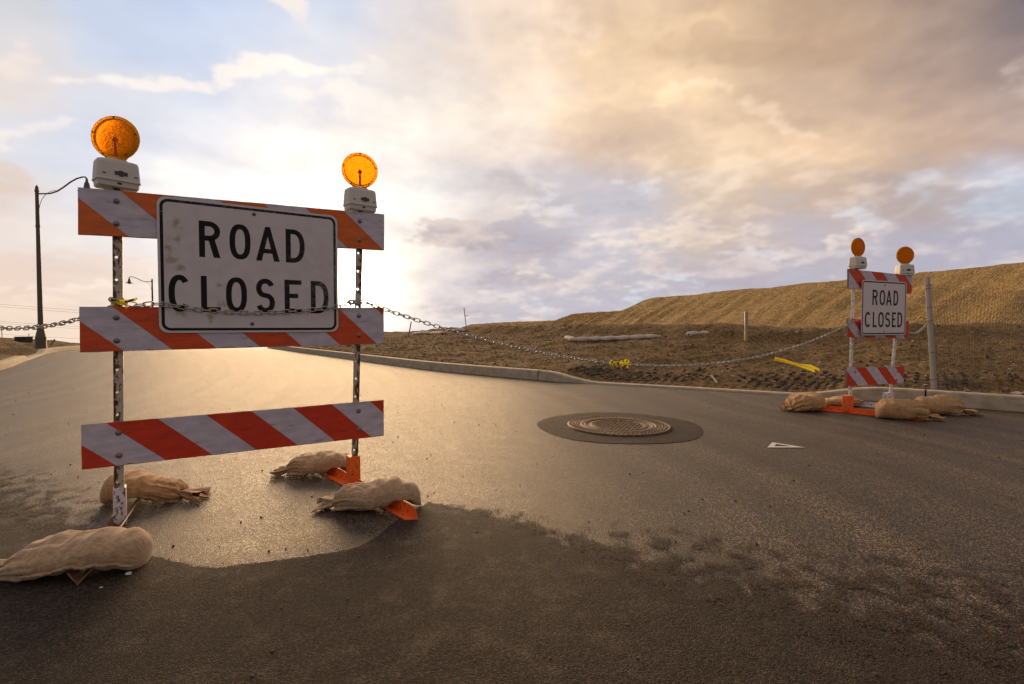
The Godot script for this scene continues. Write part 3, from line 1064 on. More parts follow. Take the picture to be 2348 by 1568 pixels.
# amber flasher: battery case with a round prismatic lens; returns the case, its base at the origin, face towards +z
func warning_light(parent: Node3D, at: Vector3, yaw: float, k: float, lens_yaw := 0.0) -> void:
	var b := MB.new()
	var secs := []
	for q in [[0.0, 0.084, 0.040, 0.012], [0.006, 0.090, 0.046, 0.014], [0.030, 0.0925, 0.048, 0.014], [0.031, 0.0975, 0.053, 0.016], [0.037, 0.0980, 0.0535, 0.016], [0.040, 0.0955, 0.051, 0.016], [0.055, 0.0950, 0.0505, 0.016], [0.118, 0.0905, 0.047, 0.016], [0.130, 0.087, 0.044, 0.017], [0.1345, 0.078, 0.036, 0.018], [0.136, 0.052, 0.030, 0.016], [0.143, 0.047, 0.026, 0.016], [0.145, 0.040, 0.020, 0.012]]:
		secs.append([q[0] * 0.92, q[1] * 0.85, q[2], q[3]])
	b.loft(secs)
	var c := part("warning_light", b.mesh(), M.case, parent)
	c.transform = Transform3D(Basis(Vector3.UP, yaw).scaled(Vector3(k, k, k)), at)
	# lens: two shallow domes with a pattern of small prisms
	var r := 0.083
	var cy := 0.230
	var lb := MB.new()
	for sg in [1.0, -1.0]:
		var pts := PackedVector3Array()
		var cols := 72
		for i in 19:
			var q := float(i) / 18.0
			for j in cols:
				var a := TAU * j / cols
				var x := cos(a) * r * q
				var y := sin(a) * r * q
				var z := 0.006 + 0.024 * sqrt(maxf(0.0, 1.0 - q * q * 0.93))
				z += 0.0011 * sin(x * 900.0) * sin(y * 620.0) * (1.0 - smoothstep(0.86, 1.0, q))
				pts.append(Vector3(x, cy + y, z * sg))
		lb.grid(pts, cols, true, 1, 1, sg > 0.0)
	# the two domes meet in a short band
	var bandp := PackedVector3Array()
	var zr := 0.006 + 0.024 * sqrt(0.07)
	for sg in [-1.0, 1.0]:
		for j in 72:
			var a := TAU * j / 72
			bandp.append(Vector3(cos(a) * r, cy + sin(a) * r, zr * sg))
	lb.grid(bandp, 72, true)
	var lp := part("lens", lb.mesh(), M.lens, c)
	lp.rotation.y = lens_yaw
	# bulb holder seen through the lens
	var hb := MB.new()
	hb.lathe(PackedVector2Array([Vector2(0.006, 0.152), Vector2(0.005, 0.210), Vector2(0.011, 0.216), Vector2(0.010, 0.226), Vector2(0.005, 0.234), Vector2(0.0001, 0.235)]), 14)
	part("bulb_holder", hb.mesh(), M.holder, c)
	# flat rim ring
	var rb := MB.new()
	var prof := [Vector2(0.0815, 0.0125), Vector2(0.0945, 0.011), Vector2(0.097, 0.006), Vector2(0.097, -0.006), Vector2(0.0945, -0.011), Vector2(0.0815, -0.0125)]
	var rp := PackedVector3Array()
	for p in prof:
		for j in 64:
			var a := TAU * j / 64
			rp.append(Vector3(cos(a) * p.x, cy + sin(a) * p.x, p.y))
	rb.grid(rp, 64, true, 1, 1, true)
	# foot of the rim, narrowing into the case
	var foot := PackedVector2Array([Vector2(-0.052, cy - 0.076), Vector2(-0.034, 0.132), Vector2(0.034, 0.132), Vector2(0.052, cy - 0.076), Vector2(0.03, cy - 0.088), Vector2(0, cy - 0.0925), Vector2(-0.03, cy - 0.088)])
	rb.prism(foot, -0.010, 0.010)
	var rp2 := part("lens_rim", rb.mesh(), M.lens_edge, c)
	rp2.rotation.y = lens_yaw
	for a in [90.0, 12.0, 168.0, 238.0, 302.0]:
		var sb := MB.new()
		sb.lathe(PackedVector2Array([Vector2(0.0042, 0), Vector2(0.0042, 0.0022), Vector2(0.0015, 0.0028), Vector2(0.0001, 0.0015)]), 10)
		var s := part("screw", sb.mesh(), M.screw, c)
		s.transform = Transform3D(Basis(Vector3.UP, lens_yaw), Vector3.ZERO) * Transform3D(Basis(Vector3.RIGHT, PI / 2), Vector3(cos(deg_to_rad(a)) * 0.0885, cy + sin(deg_to_rad(a)) * 0.0885, 0.0118))
	# emblem: dark notched plate in a pale border, and two slots
	var eb := MB.new()
	var ep := PackedVector2Array([Vector2(-0.024, 0.0), Vector2(-0.024, 0.016), Vector2(-0.011, 0.017), Vector2(-0.006, 0.021), Vector2(0.006, 0.021), Vector2(0.011, 0.017), Vector2(0.024, 0.016), Vector2(0.024, 0.0), Vector2(0.011, -0.001), Vector2(0.006, -0.005), Vector2(-0.006, -0.005), Vector2(-0.011, -0.001)])
	var fr := PackedVector2Array()
	for q in ep:
		fr.append(Vector2(q.x * 1.16, (q.y - 0.008) * 1.32 + 0.008))
	eb.prism(fr, -0.003, 0.0008)
	var e0 := part("emblem", eb.mesh(), M.case, c)
	e0.position = Vector3(0.006, 0.054, 0.0505)
	var eb2 := MB.new()
	eb2.prism(ep, -0.003, 0.0014)
	var e1 := part("emblem", eb2.mesh(), M.navy, c)
	e1.position = Vector3(0.006, 0.054, 0.0505)
	for sx in [-0.055, 0.061]:
		var q := MB.new()
		q.cbox(Vector3(sx - 0.007, 0.053, 0.047), Vector3(sx + 0.007, 0.058, 0.0513), 0.0005)
		part("slot", q.mesh(), M.slot, c)
	var lt := MB.new()
	lt.cbox(Vector3(-0.008, 0.014, 0.044), Vector3(0.008, 0.023, 0.0488), 0.001)
	part("latch", lt.mesh(), M.slot, c)

func rail(parent: Node3D, pl: Plane_, corners: Array, bounds: Array, start_orange: bool, omat: Material, bolts: Array) -> MeshInstance3D:
	# corners: bottom left, bottom right, top right, top left as photo pixels
	var q := []
	for p in corners:
		q.append(to_plane(pl, p[0], p[1]))
	var at := func(u: float, w: float) -> Vector2:
		return (q[0] as Vector2).lerp(q[1], u).lerp((q[3] as Vector2).lerp(q[2], u), w)
	var b := MB.new()
	var outline := PackedVector2Array()
	for k in 4:
		var u0: Vector2 = [Vector2(0, 0), Vector2(1, 0), Vector2(1, 1), Vector2(0, 1)][k]
		var u1: Vector2 = [Vector2(1, 0), Vector2(1, 1), Vector2(0, 1), Vector2(0, 0)][k]
		var steps := 26 if k % 2 == 0 else 9
		for i in steps:
			var uu := u0.lerp(u1, float(i) / steps)
			var p: Vector2 = at.call(uu.x, uu.y)
			if i > 0:
				p += Vector2(rng.randf_range(-1, 1), rng.randf_range(-1, 1)) * 0.0009
			outline.append(p)
	b.prism(outline, -0.019, 0.0)
	var o := part("rail", b.mesh(), M.plywood, parent)
	var us := [-0.6]
	var ym := 0.0
	for p in corners:
		ym += p[1] / 4.0
	for x in bounds:
		var l: float = (to_plane(pl, x, ym) - (q[0] as Vector2).lerp(q[3], 0.5)).x
		us.append(l / ((q[1] as Vector2).lerp(q[2], 0.5) - (q[0] as Vector2).lerp(q[3], 0.5)).x)
	us.append(1.6)
	var w: float = (q[1] as Vector2).distance_to(q[0])
	var slant: float = (q[3] as Vector2).distance_to(q[0]) * 1.12 / w
	var orange := start_orange
	for i in us.size() - 1:
		var poly := band(us[i], us[i + 1], slant)
		if poly.size() > 2:
			var pts := PackedVector2Array()
			for k in poly.size():
				# subdivide so that board edges stay slightly worn
				var p0 := poly[k]
				var p1 := poly[(k + 1) % poly.size()]
				var on_edge := (p0.y == p1.y and (p0.y == 0.0 or p0.y == 1.0))
				var steps := 8 if on_edge else 1
				for j in steps:
					var pp := p0.lerp(p1, float(j) / steps)
					if on_edge and p0.y == 0.0:
						pp.y += absf(rng.randf()) * 0.012 + (0.03 if rng.randf() < 0.12 else 0.0)
					elif on_edge:
						pp.y -= rng.randf() * 0.006
					pts.append(at.call(pp.x, pp.y))
			var sb := MB.new()
			sb.prism(pts, -0.0005, 0.0007)
			part("stripe", sb.mesh(), omat if orange else M.white_sheet, o)
		orange = not orange
	for p in bolts:
		var bo := part("bolt", M.bolt, M.zinc, o)
		var bp := to_plane(pl, p[0], p[1])
		bo.transform = Transform3D(Basis(Vector3.RIGHT, PI / 2), Vector3(bp.x, bp.y, 0.0009))
	return o

func sign_panel(parent: Node3D, s0: float, s1: float, h0: float, h1: float, t: float, rows: Array, worn: bool, holes: Array) -> void:
	var r := 0.038
	var b := MB.new()
	b.prism(rrect(s0, s1, h0, h1, r), t - 0.002, t)
	b.planar_uv(Vector2(s0, h0), Vector2(s1 - s0, h1 - h0))
	var o := part("sign_panel", b.mesh(), M.sign_face if worn else M.sign_face_clean, parent)
	var ink: Material = M.sign_ink if worn else M.sign_ink_clean
	var bb := MB.new()
	var ins := 0.0165
	bb.stroke(rrect(s0 + ins, s1 - ins, h0 + ins, h1 - ins, r - ins * 0.55), 0.0125, t + 0.0004, true)
	bb.planar_uv(Vector2(s0, h0), Vector2(s1 - s0, h1 - h0))
	part("border", bb.mesh(), ink, o)
	for row in rows:
		for l in row[1]:
			var lb := letter(l[0], l[1], row[0][0], l[2] - l[1], row[0][1], row[0][1] * 0.142, t + 0.0004)
			lb.planar_uv(Vector2(s0, h0), Vector2(s1 - s0, h1 - h0))
			part("letter", lb.mesh(), ink, o)
	for p in holes:
		var bo := part("rivet", M.bolt, M.rust_steel if worn else M.dark_steel, o)
		bo.transform = Transform3D(Basis(Vector3.RIGHT, PI / 2).scaled(Vector3(0.7, 0.7, 0.7)), Vector3(p.x, p.y, t + 0.0004))

# angle iron foot lying on the ground, in the barricade's own axes; wall on side sgn
func foot_mesh(c: Vector3, dir: Vector3, l0: float, l1: float, size: float, roll: float, cut: bool) -> ArrayMesh:
	var b := MB.new()
	var side := Vector3.UP.cross(dir).normalized()
	var th := 0.005
	for e in [0, 1]:
		var u := (side if e == 0 else Vector3.UP).rotated(dir, roll)
		var w := (Vector3.UP if e == 0 else side).rotated(dir, roll)
		var a := c + dir * l0 + w * (0.0 if e == 0 else 0.0)
		var z := c + dir * l1
		var zc := z - dir * (0.03 if cut else 0.0)
		var p := [a, a + u * size, zc + u * size, z]
		var q := []
		for x in p:
			q.append(x + w * th)
		var f := [p, q]
		b.quad(q[0], q[1], q[2], q[3]); b.quad(p[3], p[2], p[1], p[0])
		for i in 4:
			var j := (i + 1) % 4
			b.quad(p[i], p[j], q[j], q[i])
	return b.mesh()

# ------------------------------------------------------------------ sandbags
var legs := []      # [from, to, half width, height] of angle irons that bags lie on

func floor_under(x: float, z: float) -> float:
	var h := 0.0
	var p := Vector2(x, z)
	for l in legs:
		var q := Geometry2D.get_closest_point_to_segment(p, l[0], l[1])
		var dd := p.distance_to(q)
		h = maxf(h, l[3] * (1.0 - smoothstep(l[2], l[2] + 0.05, dd)))
	return h

func sandbag(label: String, at: Vector3, axis: Vector2, L: float, W: float, H: float, neck: float, sd: int, m: Material, group: String, seam := false, slump := 0.0) -> Node3D:
	var o := thing("sandbag", label, "sandbag", at, group)
	axis = axis.normalized()
	var ax := Vector3(axis.x, 0, axis.y)
	var cr := Vector3(-axis.y, 0, axis.x)
	var f := noise(1.0, 2, FastNoiseLite.TYPE_SIMPLEX_SMOOTH, sd)
	var b := MB.new()
	var pts := PackedVector3Array()
	var NU := 64
	var NV := 72
	var rn := 0.030
	var seam_p := PackedVector3Array()
	var fr := RandomNumberGenerator.new()
	fr.seed = sd * 77
	var folds := []
	for k in 5:
		folds.append([fr.randf_range(-0.8, 0.7), fr.randf_range(0.3, 2.8), fr.randf_range(0.035, 0.11), fr.randf_range(-0.3, 0.3), fr.randf_range(0.04, 0.11)])
	for i in NU + 1:
		var s := -1.0 + 2.0 * i / NU
		var fw: float
		if s < 0.0:
			fw = pow(maxf(0.0, 1.0 - pow(-s, 5.0)), 0.42)
		else:
			fw = lerpf(pow(maxf(0.0, 1.0 - pow(s, 3.8)), 0.55), 1.0, rn / (W / 2))
		var fh := pow(fw, 0.75)
		if i == 0:
			fw = 0.02
			fh = 0.05
		var hump := 1.0 + slump * s + 0.10 * f.get_noise_2d(s * 1.4, 3.0)
		for j in NV:
			var a := TAU * j / NV
			var sn := sin(a)
			var cs := cos(a)
			var yy := 0.5 + 0.5 * signf(sn) * pow(absf(sn), 0.8)
			var zz := signf(cs) * pow(absf(cs), 0.85)
			var p := Vector3(s * L / 2, H * yy * fh * hump, W / 2 * zz * fw)
			# slack cloth: broad dents, creases across, pleats drawn together at the neck
			var dent := 0.09 * f.get_noise_3d(p.x * 5.0, p.y * 5.0, p.z * 5.0)
			var crease := 0.0
			for fo in folds:
				var u: float = (s - fo[0] - fo[3] * sin(a + fo[1])) / fo[2]
				crease -= fo[4] * exp(-u * u) * (0.5 + 0.5 * cos(a - fo[1]))
			var near := pow(smoothstep(-0.2, 1.0, s), 1.6)
			var pleat := 0.15 * near * sin(9.0 * a + 3.0 * f.get_noise_2d(a * 1.2, s * 0.5)) + 0.07 * near * near * sin(21.0 * a + 3.0)
			var k := 1.0 + dent + crease + pleat * 0.8
			p.y = H * 0.4 * fh + (p.y - H * 0.4 * fh) * k
			p.z *= k
			if s > 0.85:
				p.x += 0.006 * sin(7.0 * a)
			p.y += 0.010 * f.get_noise_2d(s * 2.5, a * 0.5) * fh
			var w := ax * p.x + cr * p.z
			w.y = p.y
			var fl := floor_under(at.x + w.x, at.z + w.z)
			var lift := (floor_under(at.x + w.x + ax.x * 0.07, at.z + w.z + ax.z * 0.07) + floor_under(at.x + w.x - ax.x * 0.07, at.z + w.z - ax.z * 0.07) + fl) * 0.2
			w.y = maxf(w.y + lift, fl + 0.004)
			pts.append(w)
			if seam and j == int(NV * (0.955 if cr.z > 0.0 else 0.545)) and i > 1 and i < NU - 3:
				seam_p.append(w + cr * 0.003 * signf(cr.z) + Vector3(0, 0.002 * sin(i * 2.1), 0))
	b.grid(pts, NV, true, (W + H) * 2.0 / 0.16, L / 0.16, false)
	# make sure normals face outwards
	var c0 := Vector3(0, H * 0.5, 0)
	var sgn := 0.0
	for i in range(0, b.v.size(), 17):
		sgn += b.n[i].dot(b.v[i] - c0)
	if sgn < 0.0:
		b = MB.new()
		b.grid(pts, NV, true, (W + H) * 2.0 / 0.16, L / 0.16, true)
	part("bag", b.mesh(), m, o)
	if seam and seam_p.size() > 3:
		var sb := MB.new()
		sb.tube(seam_p, 0.0055, 6)
		part("seam", sb.mesh(), m, o)
	# tie and ruffled mouth
	var cy := H * 0.5 * pow(rn / (W / 2), 0.75) + 0.012
	var tp := PackedVector3Array()
	for j in 18:
		var a := TAU * j / 18
		tp.append(ax * (L / 2 - 0.004) + cr * cos(a) * rn * 0.95 + Vector3(0, cy + sin(a) * rn * 0.62, 0))
	var tb := MB.new()
	tb.tube(tp, 0.0035, 5, false, true)
	part("tie", tb.mesh(), M.twine, o)
	var nb := MB.new()
	var np := PackedVector3Array()
	var rows := 14
	for i in rows:
		var q := float(i) / (rows - 1)
		for j in 48:
			var a := TAU * j / 48
			var lobes := 1.0 + (0.25 + 0.5 * q) * (sin(5.0 * a + sd) * 0.7 + 0.5 * sin(9.0 * a + 2.0 * q + sd * 2))
			var r := rn * (0.85 + 0.9 * q) * lobes
			var p := ax * (L / 2 - 0.006 + neck * q * (0.85 + 0.22 * sin(3.0 * a + sd))) + cr * (cos(a) * r + 0.03 * q * sin(sd * 1.7)) + Vector3(0, cy * (1.0 - 0.55 * q) + sin(a) * r * 0.5, 0)
			p.y = maxf(p.y, floor_under(at.x + p.x, at.z + p.z) + 0.003 + 0.004 * (j % 3))
			np.append(p)
	nb.grid(np, 48, true, 1.2, 0.6, true)
	part("gathered_mouth", nb.mesh(), m, o)
	return o

# ------------------------------------------------------------------ chain
func link_mesh() -> ArrayMesh:
	var b := MB.new()
	var p := PackedVector3Array()
	for i in 16:
		var a := TAU * i / 16
		p.append(Vector3(cos(a) * 0.0090 + signf(cos(a)) * 0.0118 * (1.0 if absf(cos(a)) > 0.01 else 0.0), sin(a) * 0.0098, 0))
	b.tube(p, 0.0030, 6, false, true)
	return b.mesh()

func chain(label: String, path: PackedVector3Array, group := "chains across the closed street") -> Node3D:
	var o := thing("chain", label, "chain", path[0], group)
	var pitch := 0.0322
	var acc := 0.0
	var i := 0
	var want := 0.0
	var n := 0
	while i < path.size() - 1:
		var seg := path[i].distance_to(path[i + 1])
		while want <= acc + seg:
			var p := path[i].lerp(path[i + 1], (want - acc) / maxf(seg, 1e-6))
			var t := (path[i + 1] - path[i]).normalized()
			var up := Vector3.UP - t * t.y
			up = up.normalized() if up.length() > 0.05 else Vector3.RIGHT
			up = up.rotated(t, (PI / 2 if n % 2 == 1 else 0.0) + rng.randf_range(-0.35, 0.35) + 0.25)
			var l := part("link", M.link, M.chain, o)
			l.transform = Transform3D(Basis(t, up, t.cross(up)), p - path[0])
			n += 1
			want += pitch
		acc += seg
		i += 1
	return o

func ribbon(path: PackedVector3Array, sides: PackedVector3Array, w: float) -> ArrayMesh:
	var b := MB.new()
	var pts := PackedVector3Array()
	for i in path.size():
		for k in 5:
			var q := k / 4.0 - 0.5
			pts.append(path[i] + sides[i] * w * q + Vector3(0, 0.12 * w * sin(k * 2.3 + i), 0))
	b.grid(pts, 5)
	return b.mesh()

func rock_mesh(sd: int) -> ArrayMesh:
	var f := noise(1.3, 2, FastNoiseLite.TYPE_SIMPLEX_SMOOTH, sd)
	var ring := []
	for i in 5:
		var el := -PI / 2 + PI * i / 4.0
		var row := PackedVector3Array()
		for j in 7:
			var a := TAU * j / 7.0 + i * 0.4
			var dir := Vector3(cos(a) * cos(el), sin(el), sin(a) * cos(el))
			row.append(dir * (0.5 + 0.32 * f.get_noise_3dv(dir * 1.7)) * Vector3(1, 0.68, 0.85))
		ring.append(row)
	var b := MB.new()
	for i in 4:
		for j in 7:
			b.quad(ring[i][j], ring[i + 1][j], ring[i + 1][(j + 1) % 7], ring[i][(j + 1) % 7])
	return b.mesh()

func tuft_mesh(sd: int, cols: Array, blades: int, spread: float) -> ArrayMesh:
	var r := RandomNumberGenerator.new()
	r.seed = sd
	var b := MB.new()
	for k in blades:
		var a := r.randf() * TAU
		var base := Vector3(r.randf_range(-1, 1), 0, r.randf_range(-1, 1)) * spread * 0.5
		var lean := Vector3(cos(a), 0, sin(a)) * r.randf_range(0.1, 1.0)
		var h := r.randf_range(0.5, 1.0)
		var sd2 := Vector3(-sin(a), 0, cos(a)) * 0.035
		var mid := base + lean * 0.3 + Vector3(0, h * 0.6, 0)
		var tip := base + lean * 0.8 + Vector3(0, h * 0.85, 0)
		var i0 := b.v.size()
		b.quad(base - sd2, base + sd2, mid + sd2 * 0.7, mid - sd2 * 0.7)
		b.tri(mid - sd2 * 0.7, mid + sd2 * 0.7, tip)
		var col: Color = cols[r.randi() % cols.size()]
		for q in b.v.size() - i0:
			b.c.append(col)
	return b.mesh()

func scatter(called: String, label: String, category: String, m: Mesh, material: Material, where: Array) -> void:
	var mm := MultiMesh.new()
	mm.transform_format = MultiMesh.TRANSFORM_3D
	mm.mesh = m
	mm.instance_count = where.size()
	for i in where.size():
		mm.set_instance_transform(i, where[i])
	var o := MultiMeshInstance3D.new()
	o.name = numbered(called)
	o.multimesh = mm
	o.material_override = material
	add_child(o)
	tag(o, label, category)
	o.set_meta("kind", "stuff")

func turned(p: Vector3, size: Vector3) -> Transform3D:
	return Transform3D(Basis(Vector3.UP, rng.randf() * TAU).scaled(size), p)

func street_lamp(label: String, base: Vector3, h: float, arm_dir: Vector3, arm: float) -> void:
	var o := thing("street_lamp", label, "street lamp", base, "street lamps along the road")
	var b := MB.new()
	b.lathe(PackedVector2Array([Vector2(0.165, 0), Vector2(0.165, 0.05), Vector2(0.15, 0.07), Vector2(0.15, 0.36), Vector2(0.16, 0.38), Vector2(0.145, 0.42), Vector2(0.12, 0.55), Vector2(0.095, 0.66), Vector2(0.095, 0.82), Vector2(0.086, 0.85)]), 8)
	part("base", b.mesh(), M.lamp_post, o)
	b = MB.new()
	b.lathe(PackedVector2Array([Vector2(0.075, 0.8), Vector2(0.062, h * 0.55), Vector2(0.053, h * 0.74), Vector2(0.064, h * 0.745), Vector2(0.064, h * 0.755), Vector2(0.056, h * 0.76), Vector2(0.05, h - 0.25), Vector2(0.062, h - 0.24), Vector2(0.062, h - 0.17), Vector2(0.05, h - 0.16), Vector2(0.045, h - 0.07), Vector2(0.02, h - 0.03), Vector2(0.012, h), Vector2(0.0001, h + 0.01)]), 16)
	part("pole", b.mesh(), M.lamp_post, o)
	var p := PackedVector3Array()
	for q in [[0.0, -0.17], [0.12, -0.18], [0.28, -0.185], [0.42, -0.14], [0.56, -0.04], [0.70, 0.08], [0.83, 0.16], [0.95, 0.19], [1.0, 0.185], [1.03, 0.14]]:
		p.append(arm_dir * q[0] * arm + Vector3(0, h - 0.08 + q[1] * arm / 1.6, 0))
	b = MB.new()
	b.tube(p, 0.024, 8)
	part("arm", b.mesh(), M.lamp_post, o)
	var br := PackedVector3Array()
	for i in 12:
		var q := i / 11.0
		br.append(arm_dir * (0.05 + 0.38 * arm * q * q) + Vector3(0, h - 1.0 + 0.78 * sin(q * PI / 2), 0))
	b = MB.new()
	b.tube(br, 0.008, 6)
	part("brace", b.mesh(), M.lamp_post, o)
	var hd := arm_dir * 1.03 * arm + Vector3(0, h - 0.08 + 0.14 * arm / 1.6, 0)
	b = MB.new()
	b.lathe(PackedVector2Array([Vector2(0.0001, 0.02), Vector2(0.03, 0.0), Vector2(0.04, -0.1), Vector2(0.07, -0.16), Vector2(0.09, -0.30), Vector2(0.13, -0.36), Vector2(0.25, -0.42), Vector2(0.25, -0.43), Vector2(0.10, -0.40), Vector2(0.0001, -0.40)]), 20, hd)
	part("lamp_shade", b.mesh(), M.lamp_post, o)
	b = MB.new()
	b.lathe(PackedVector2Array([Vector2(0.10, -0.405), Vector2(0.09, -0.46), Vector2(0.05, -0.49), Vector2(0.0001, -0.50)]), 16, hd)
	part("lens", b.mesh(), M.case, o)

func stake(label: String, base: Vector3, top: Vector3, w: float, m: Material, called := "survey_stake", category := "stake") -> Node3D:
	var o := thing(called, label, category, base)
	var b := MB.new()
	var v := top - base
	var y := v.normalized()
	var x := Vector3.RIGHT - y * y.x
	x = x.normalized()
	b.cbox(Vector3(-w / 2, -0.12, -w * 0.3), Vector3(w / 2, v.length(), w * 0.3), w * 0.12, Transform3D(Basis(x, y, x.cross(y)), Vector3.ZERO))
	part("shaft", b.mesh(), m, o)
	return o

func kerb_sections(called: String, line: PackedVector2Array, hs: PackedFloat32Array, joints: Array, wide: float) -> void:
	var root := Node3D.new()
	root.name = called
	add_child(root)
	root.set_meta("kind", "structure")
	for k in joints.size() - 1:
		var b := MB.new()
		var pts := PackedVector3Array()
		var i0: int = joints[k]
		var i1: int = joints[k + 1]
		for i in range(i0, i1 + 1):
			var t := (line[mini(i + 3, line.size() - 1)] - line[maxi(i - 3, 0)]).normalized()
			var nn := Vector2(-t.y, t.x)
			var p := line[i]
			if i == i0:
				p += t * 0.008
			if i == i1:
				p -= t * 0.008
			var h := hs[i]
			var r := minf(0.02, h * 0.4)
			for q in [[0.0, -0.06], [0.004, 0.0], [0.016, h - r], [0.016 + r * 0.3, h - r * 0.3], [0.018 + r, h], [wide - 0.01, h], [wide, h - 0.01], [wide, -0.1]]:
				var g: Vector2 = p + nn * q[0]
				pts.append(Vector3(g.x, road_y(p.y) + q[1], -g.y))
		b.grid(pts, 8, false, 1, 1, false)
		var m := 0.0
		for i in b.v.size():
			if b.n[i].y > 0.8:
				m += 1
			if b.n[i].y < -0.8:
				m -= 1
		if m < 0:
			b = MB.new()
			b.grid(pts, 8, false, 1, 1, true)
		part("kerb_section", b.mesh(), M.concrete, root)

func index_near(line: PackedVector2Array, x: float) -> int:
	var bi := 0
	for i in line.size():
		if absf(line[i].x - x) < absf(line[bi].x - x):
			bi = i
	return bi

func barricade(label: String, pl: Plane_, cfg: Dictionary) -> Node3D:
	var o := thing("road_barricade", label, "barricade", Vector3.ZERO, "road closed barricades")
	o.transform = Transform3D(Basis(pl.d, Vector3.UP, pl.n), pl.o)
	for p in cfg.posts:
		part("post", post_mesh(to_plane(pl, p[0], p[1]), to_plane(pl, p[2], p[3]), 0.036, -0.0195, 0.0056, 0.1, 0.108), p[4], o)
	for r in cfg.rails:
		rail(o, pl, r[0], r[1], r[2], r[3], r[4])
	for s in cfg.sockets:
		var a := to_plane(pl, s[0], s[2])
		var b := to_plane(pl, s[1], s[3])
		var mb := MB.new()
		mb.cbox(Vector3(minf(a.x, b.x), maxf(0.004, minf(a.y, b.y)), -0.075), Vector3(maxf(a.x, b.x), maxf(a.y, b.y), -0.012), 0.003)
		part("socket", mb.mesh(), s[4], o)
	for f in cfg.feet:
		var c := to_plane(pl, f[0], f[1])
		var w: Vector3 = Vector3(f[2].x, 0, f[2].y).normalized()
		var dir := Vector3(w.dot(pl.d), 0, w.dot(pl.n))
		var cl := Vector3(c.x, 0.004, -0.042)
		part("foot", foot_mesh(cl, dir, f[3], f[4], 0.052, f[5], true), f[6], o)
		var wc: Vector3 = o.transform * cl
		legs.append([Vector2(wc.x, wc.z) + Vector2(w.x, w.z) * f[3], Vector2(wc.x, wc.z) + Vector2(w.x, w.z) * f[4], 0.03, 0.056 if f[5] > 1.0 else 0.042])
	for l in cfg.lights:
		var p := to_plane(pl, l[0], l[1])
		warning_light(o, Vector3(p.x, p.y, -0.03), l[2], l[3], l[4])
		var q := MB.new()
		q.cbox(Vector3(p.x - 0.012, p.y - 0.05, -0.055), Vector3(p.x + 0.012, p.y + 0.01, -0.03), 0.002)
		part("bracket", q.mesh(), M.dark_steel, o)
	return o

func _ready() -> void:
	rng.seed = 20240
	nz.noise_type = FastNoiseLite.TYPE_SIMPLEX_SMOOTH
	nz.frequency = 1.0
	nz.fractal_octaves = 3
	nz.seed = 5

	# ---- camera, sky, sun, exposure
	var cam := Camera3D.new()
	cam.name = "camera"
	cam.position = Vector3(0, EYE, 0)
	cam.rotation.x = -PITCH
	cam.fov = rad_to_deg(2.0 * atan(784.0 / F))
	cam.near = 0.05
	cam.far = 3000.0
	add_child(cam)
	cam.current = true
	var env := Environment.new()
	env.background_mode = Environment.BG_SKY
	var sky := Sky.new()
	var pano := PanoramaSkyMaterial.new()
	pano.panorama = make_sky()
	sky.sky_material = pano
	env.sky = sky
	env.sky_rotation = Vector3(-SKY_TILT, 0, 0)
	env.tonemap_mode = Environment.TONE_MAPPER_LINEAR
	env.tonemap_exposure = 1.0
	env.sdfgi_enabled = true
	env.ssao_enabled = true
	env.ssil_enabled = true
	var we := WorldEnvironment.new()
	we.name = "world_environment"
	we.environment = env
	add_child(we)
	var sun := DirectionalLight3D.new()
	sun.name = "sun"
	sun.light_energy = 1.6
	sun.light_color = Color(1.0, 0.82, 0.60)
	sun.light_angular_distance = 36.0
	sun.shadow_enabled = true
	add_child(sun)
	sun.look_at_from_position(Vector3.ZERO, -ray(800, 530), Vector3.UP)

	make_materials()
	lay_kerbs()
	M.bolt = bolt_mesh(0.0125)
	M.link = link_mesh()
	land()
	near_barricade()
	far_barricade()
	all_sandbags()
	chains_and_tape()
	manhole()
	roadside()
	loose_matter()

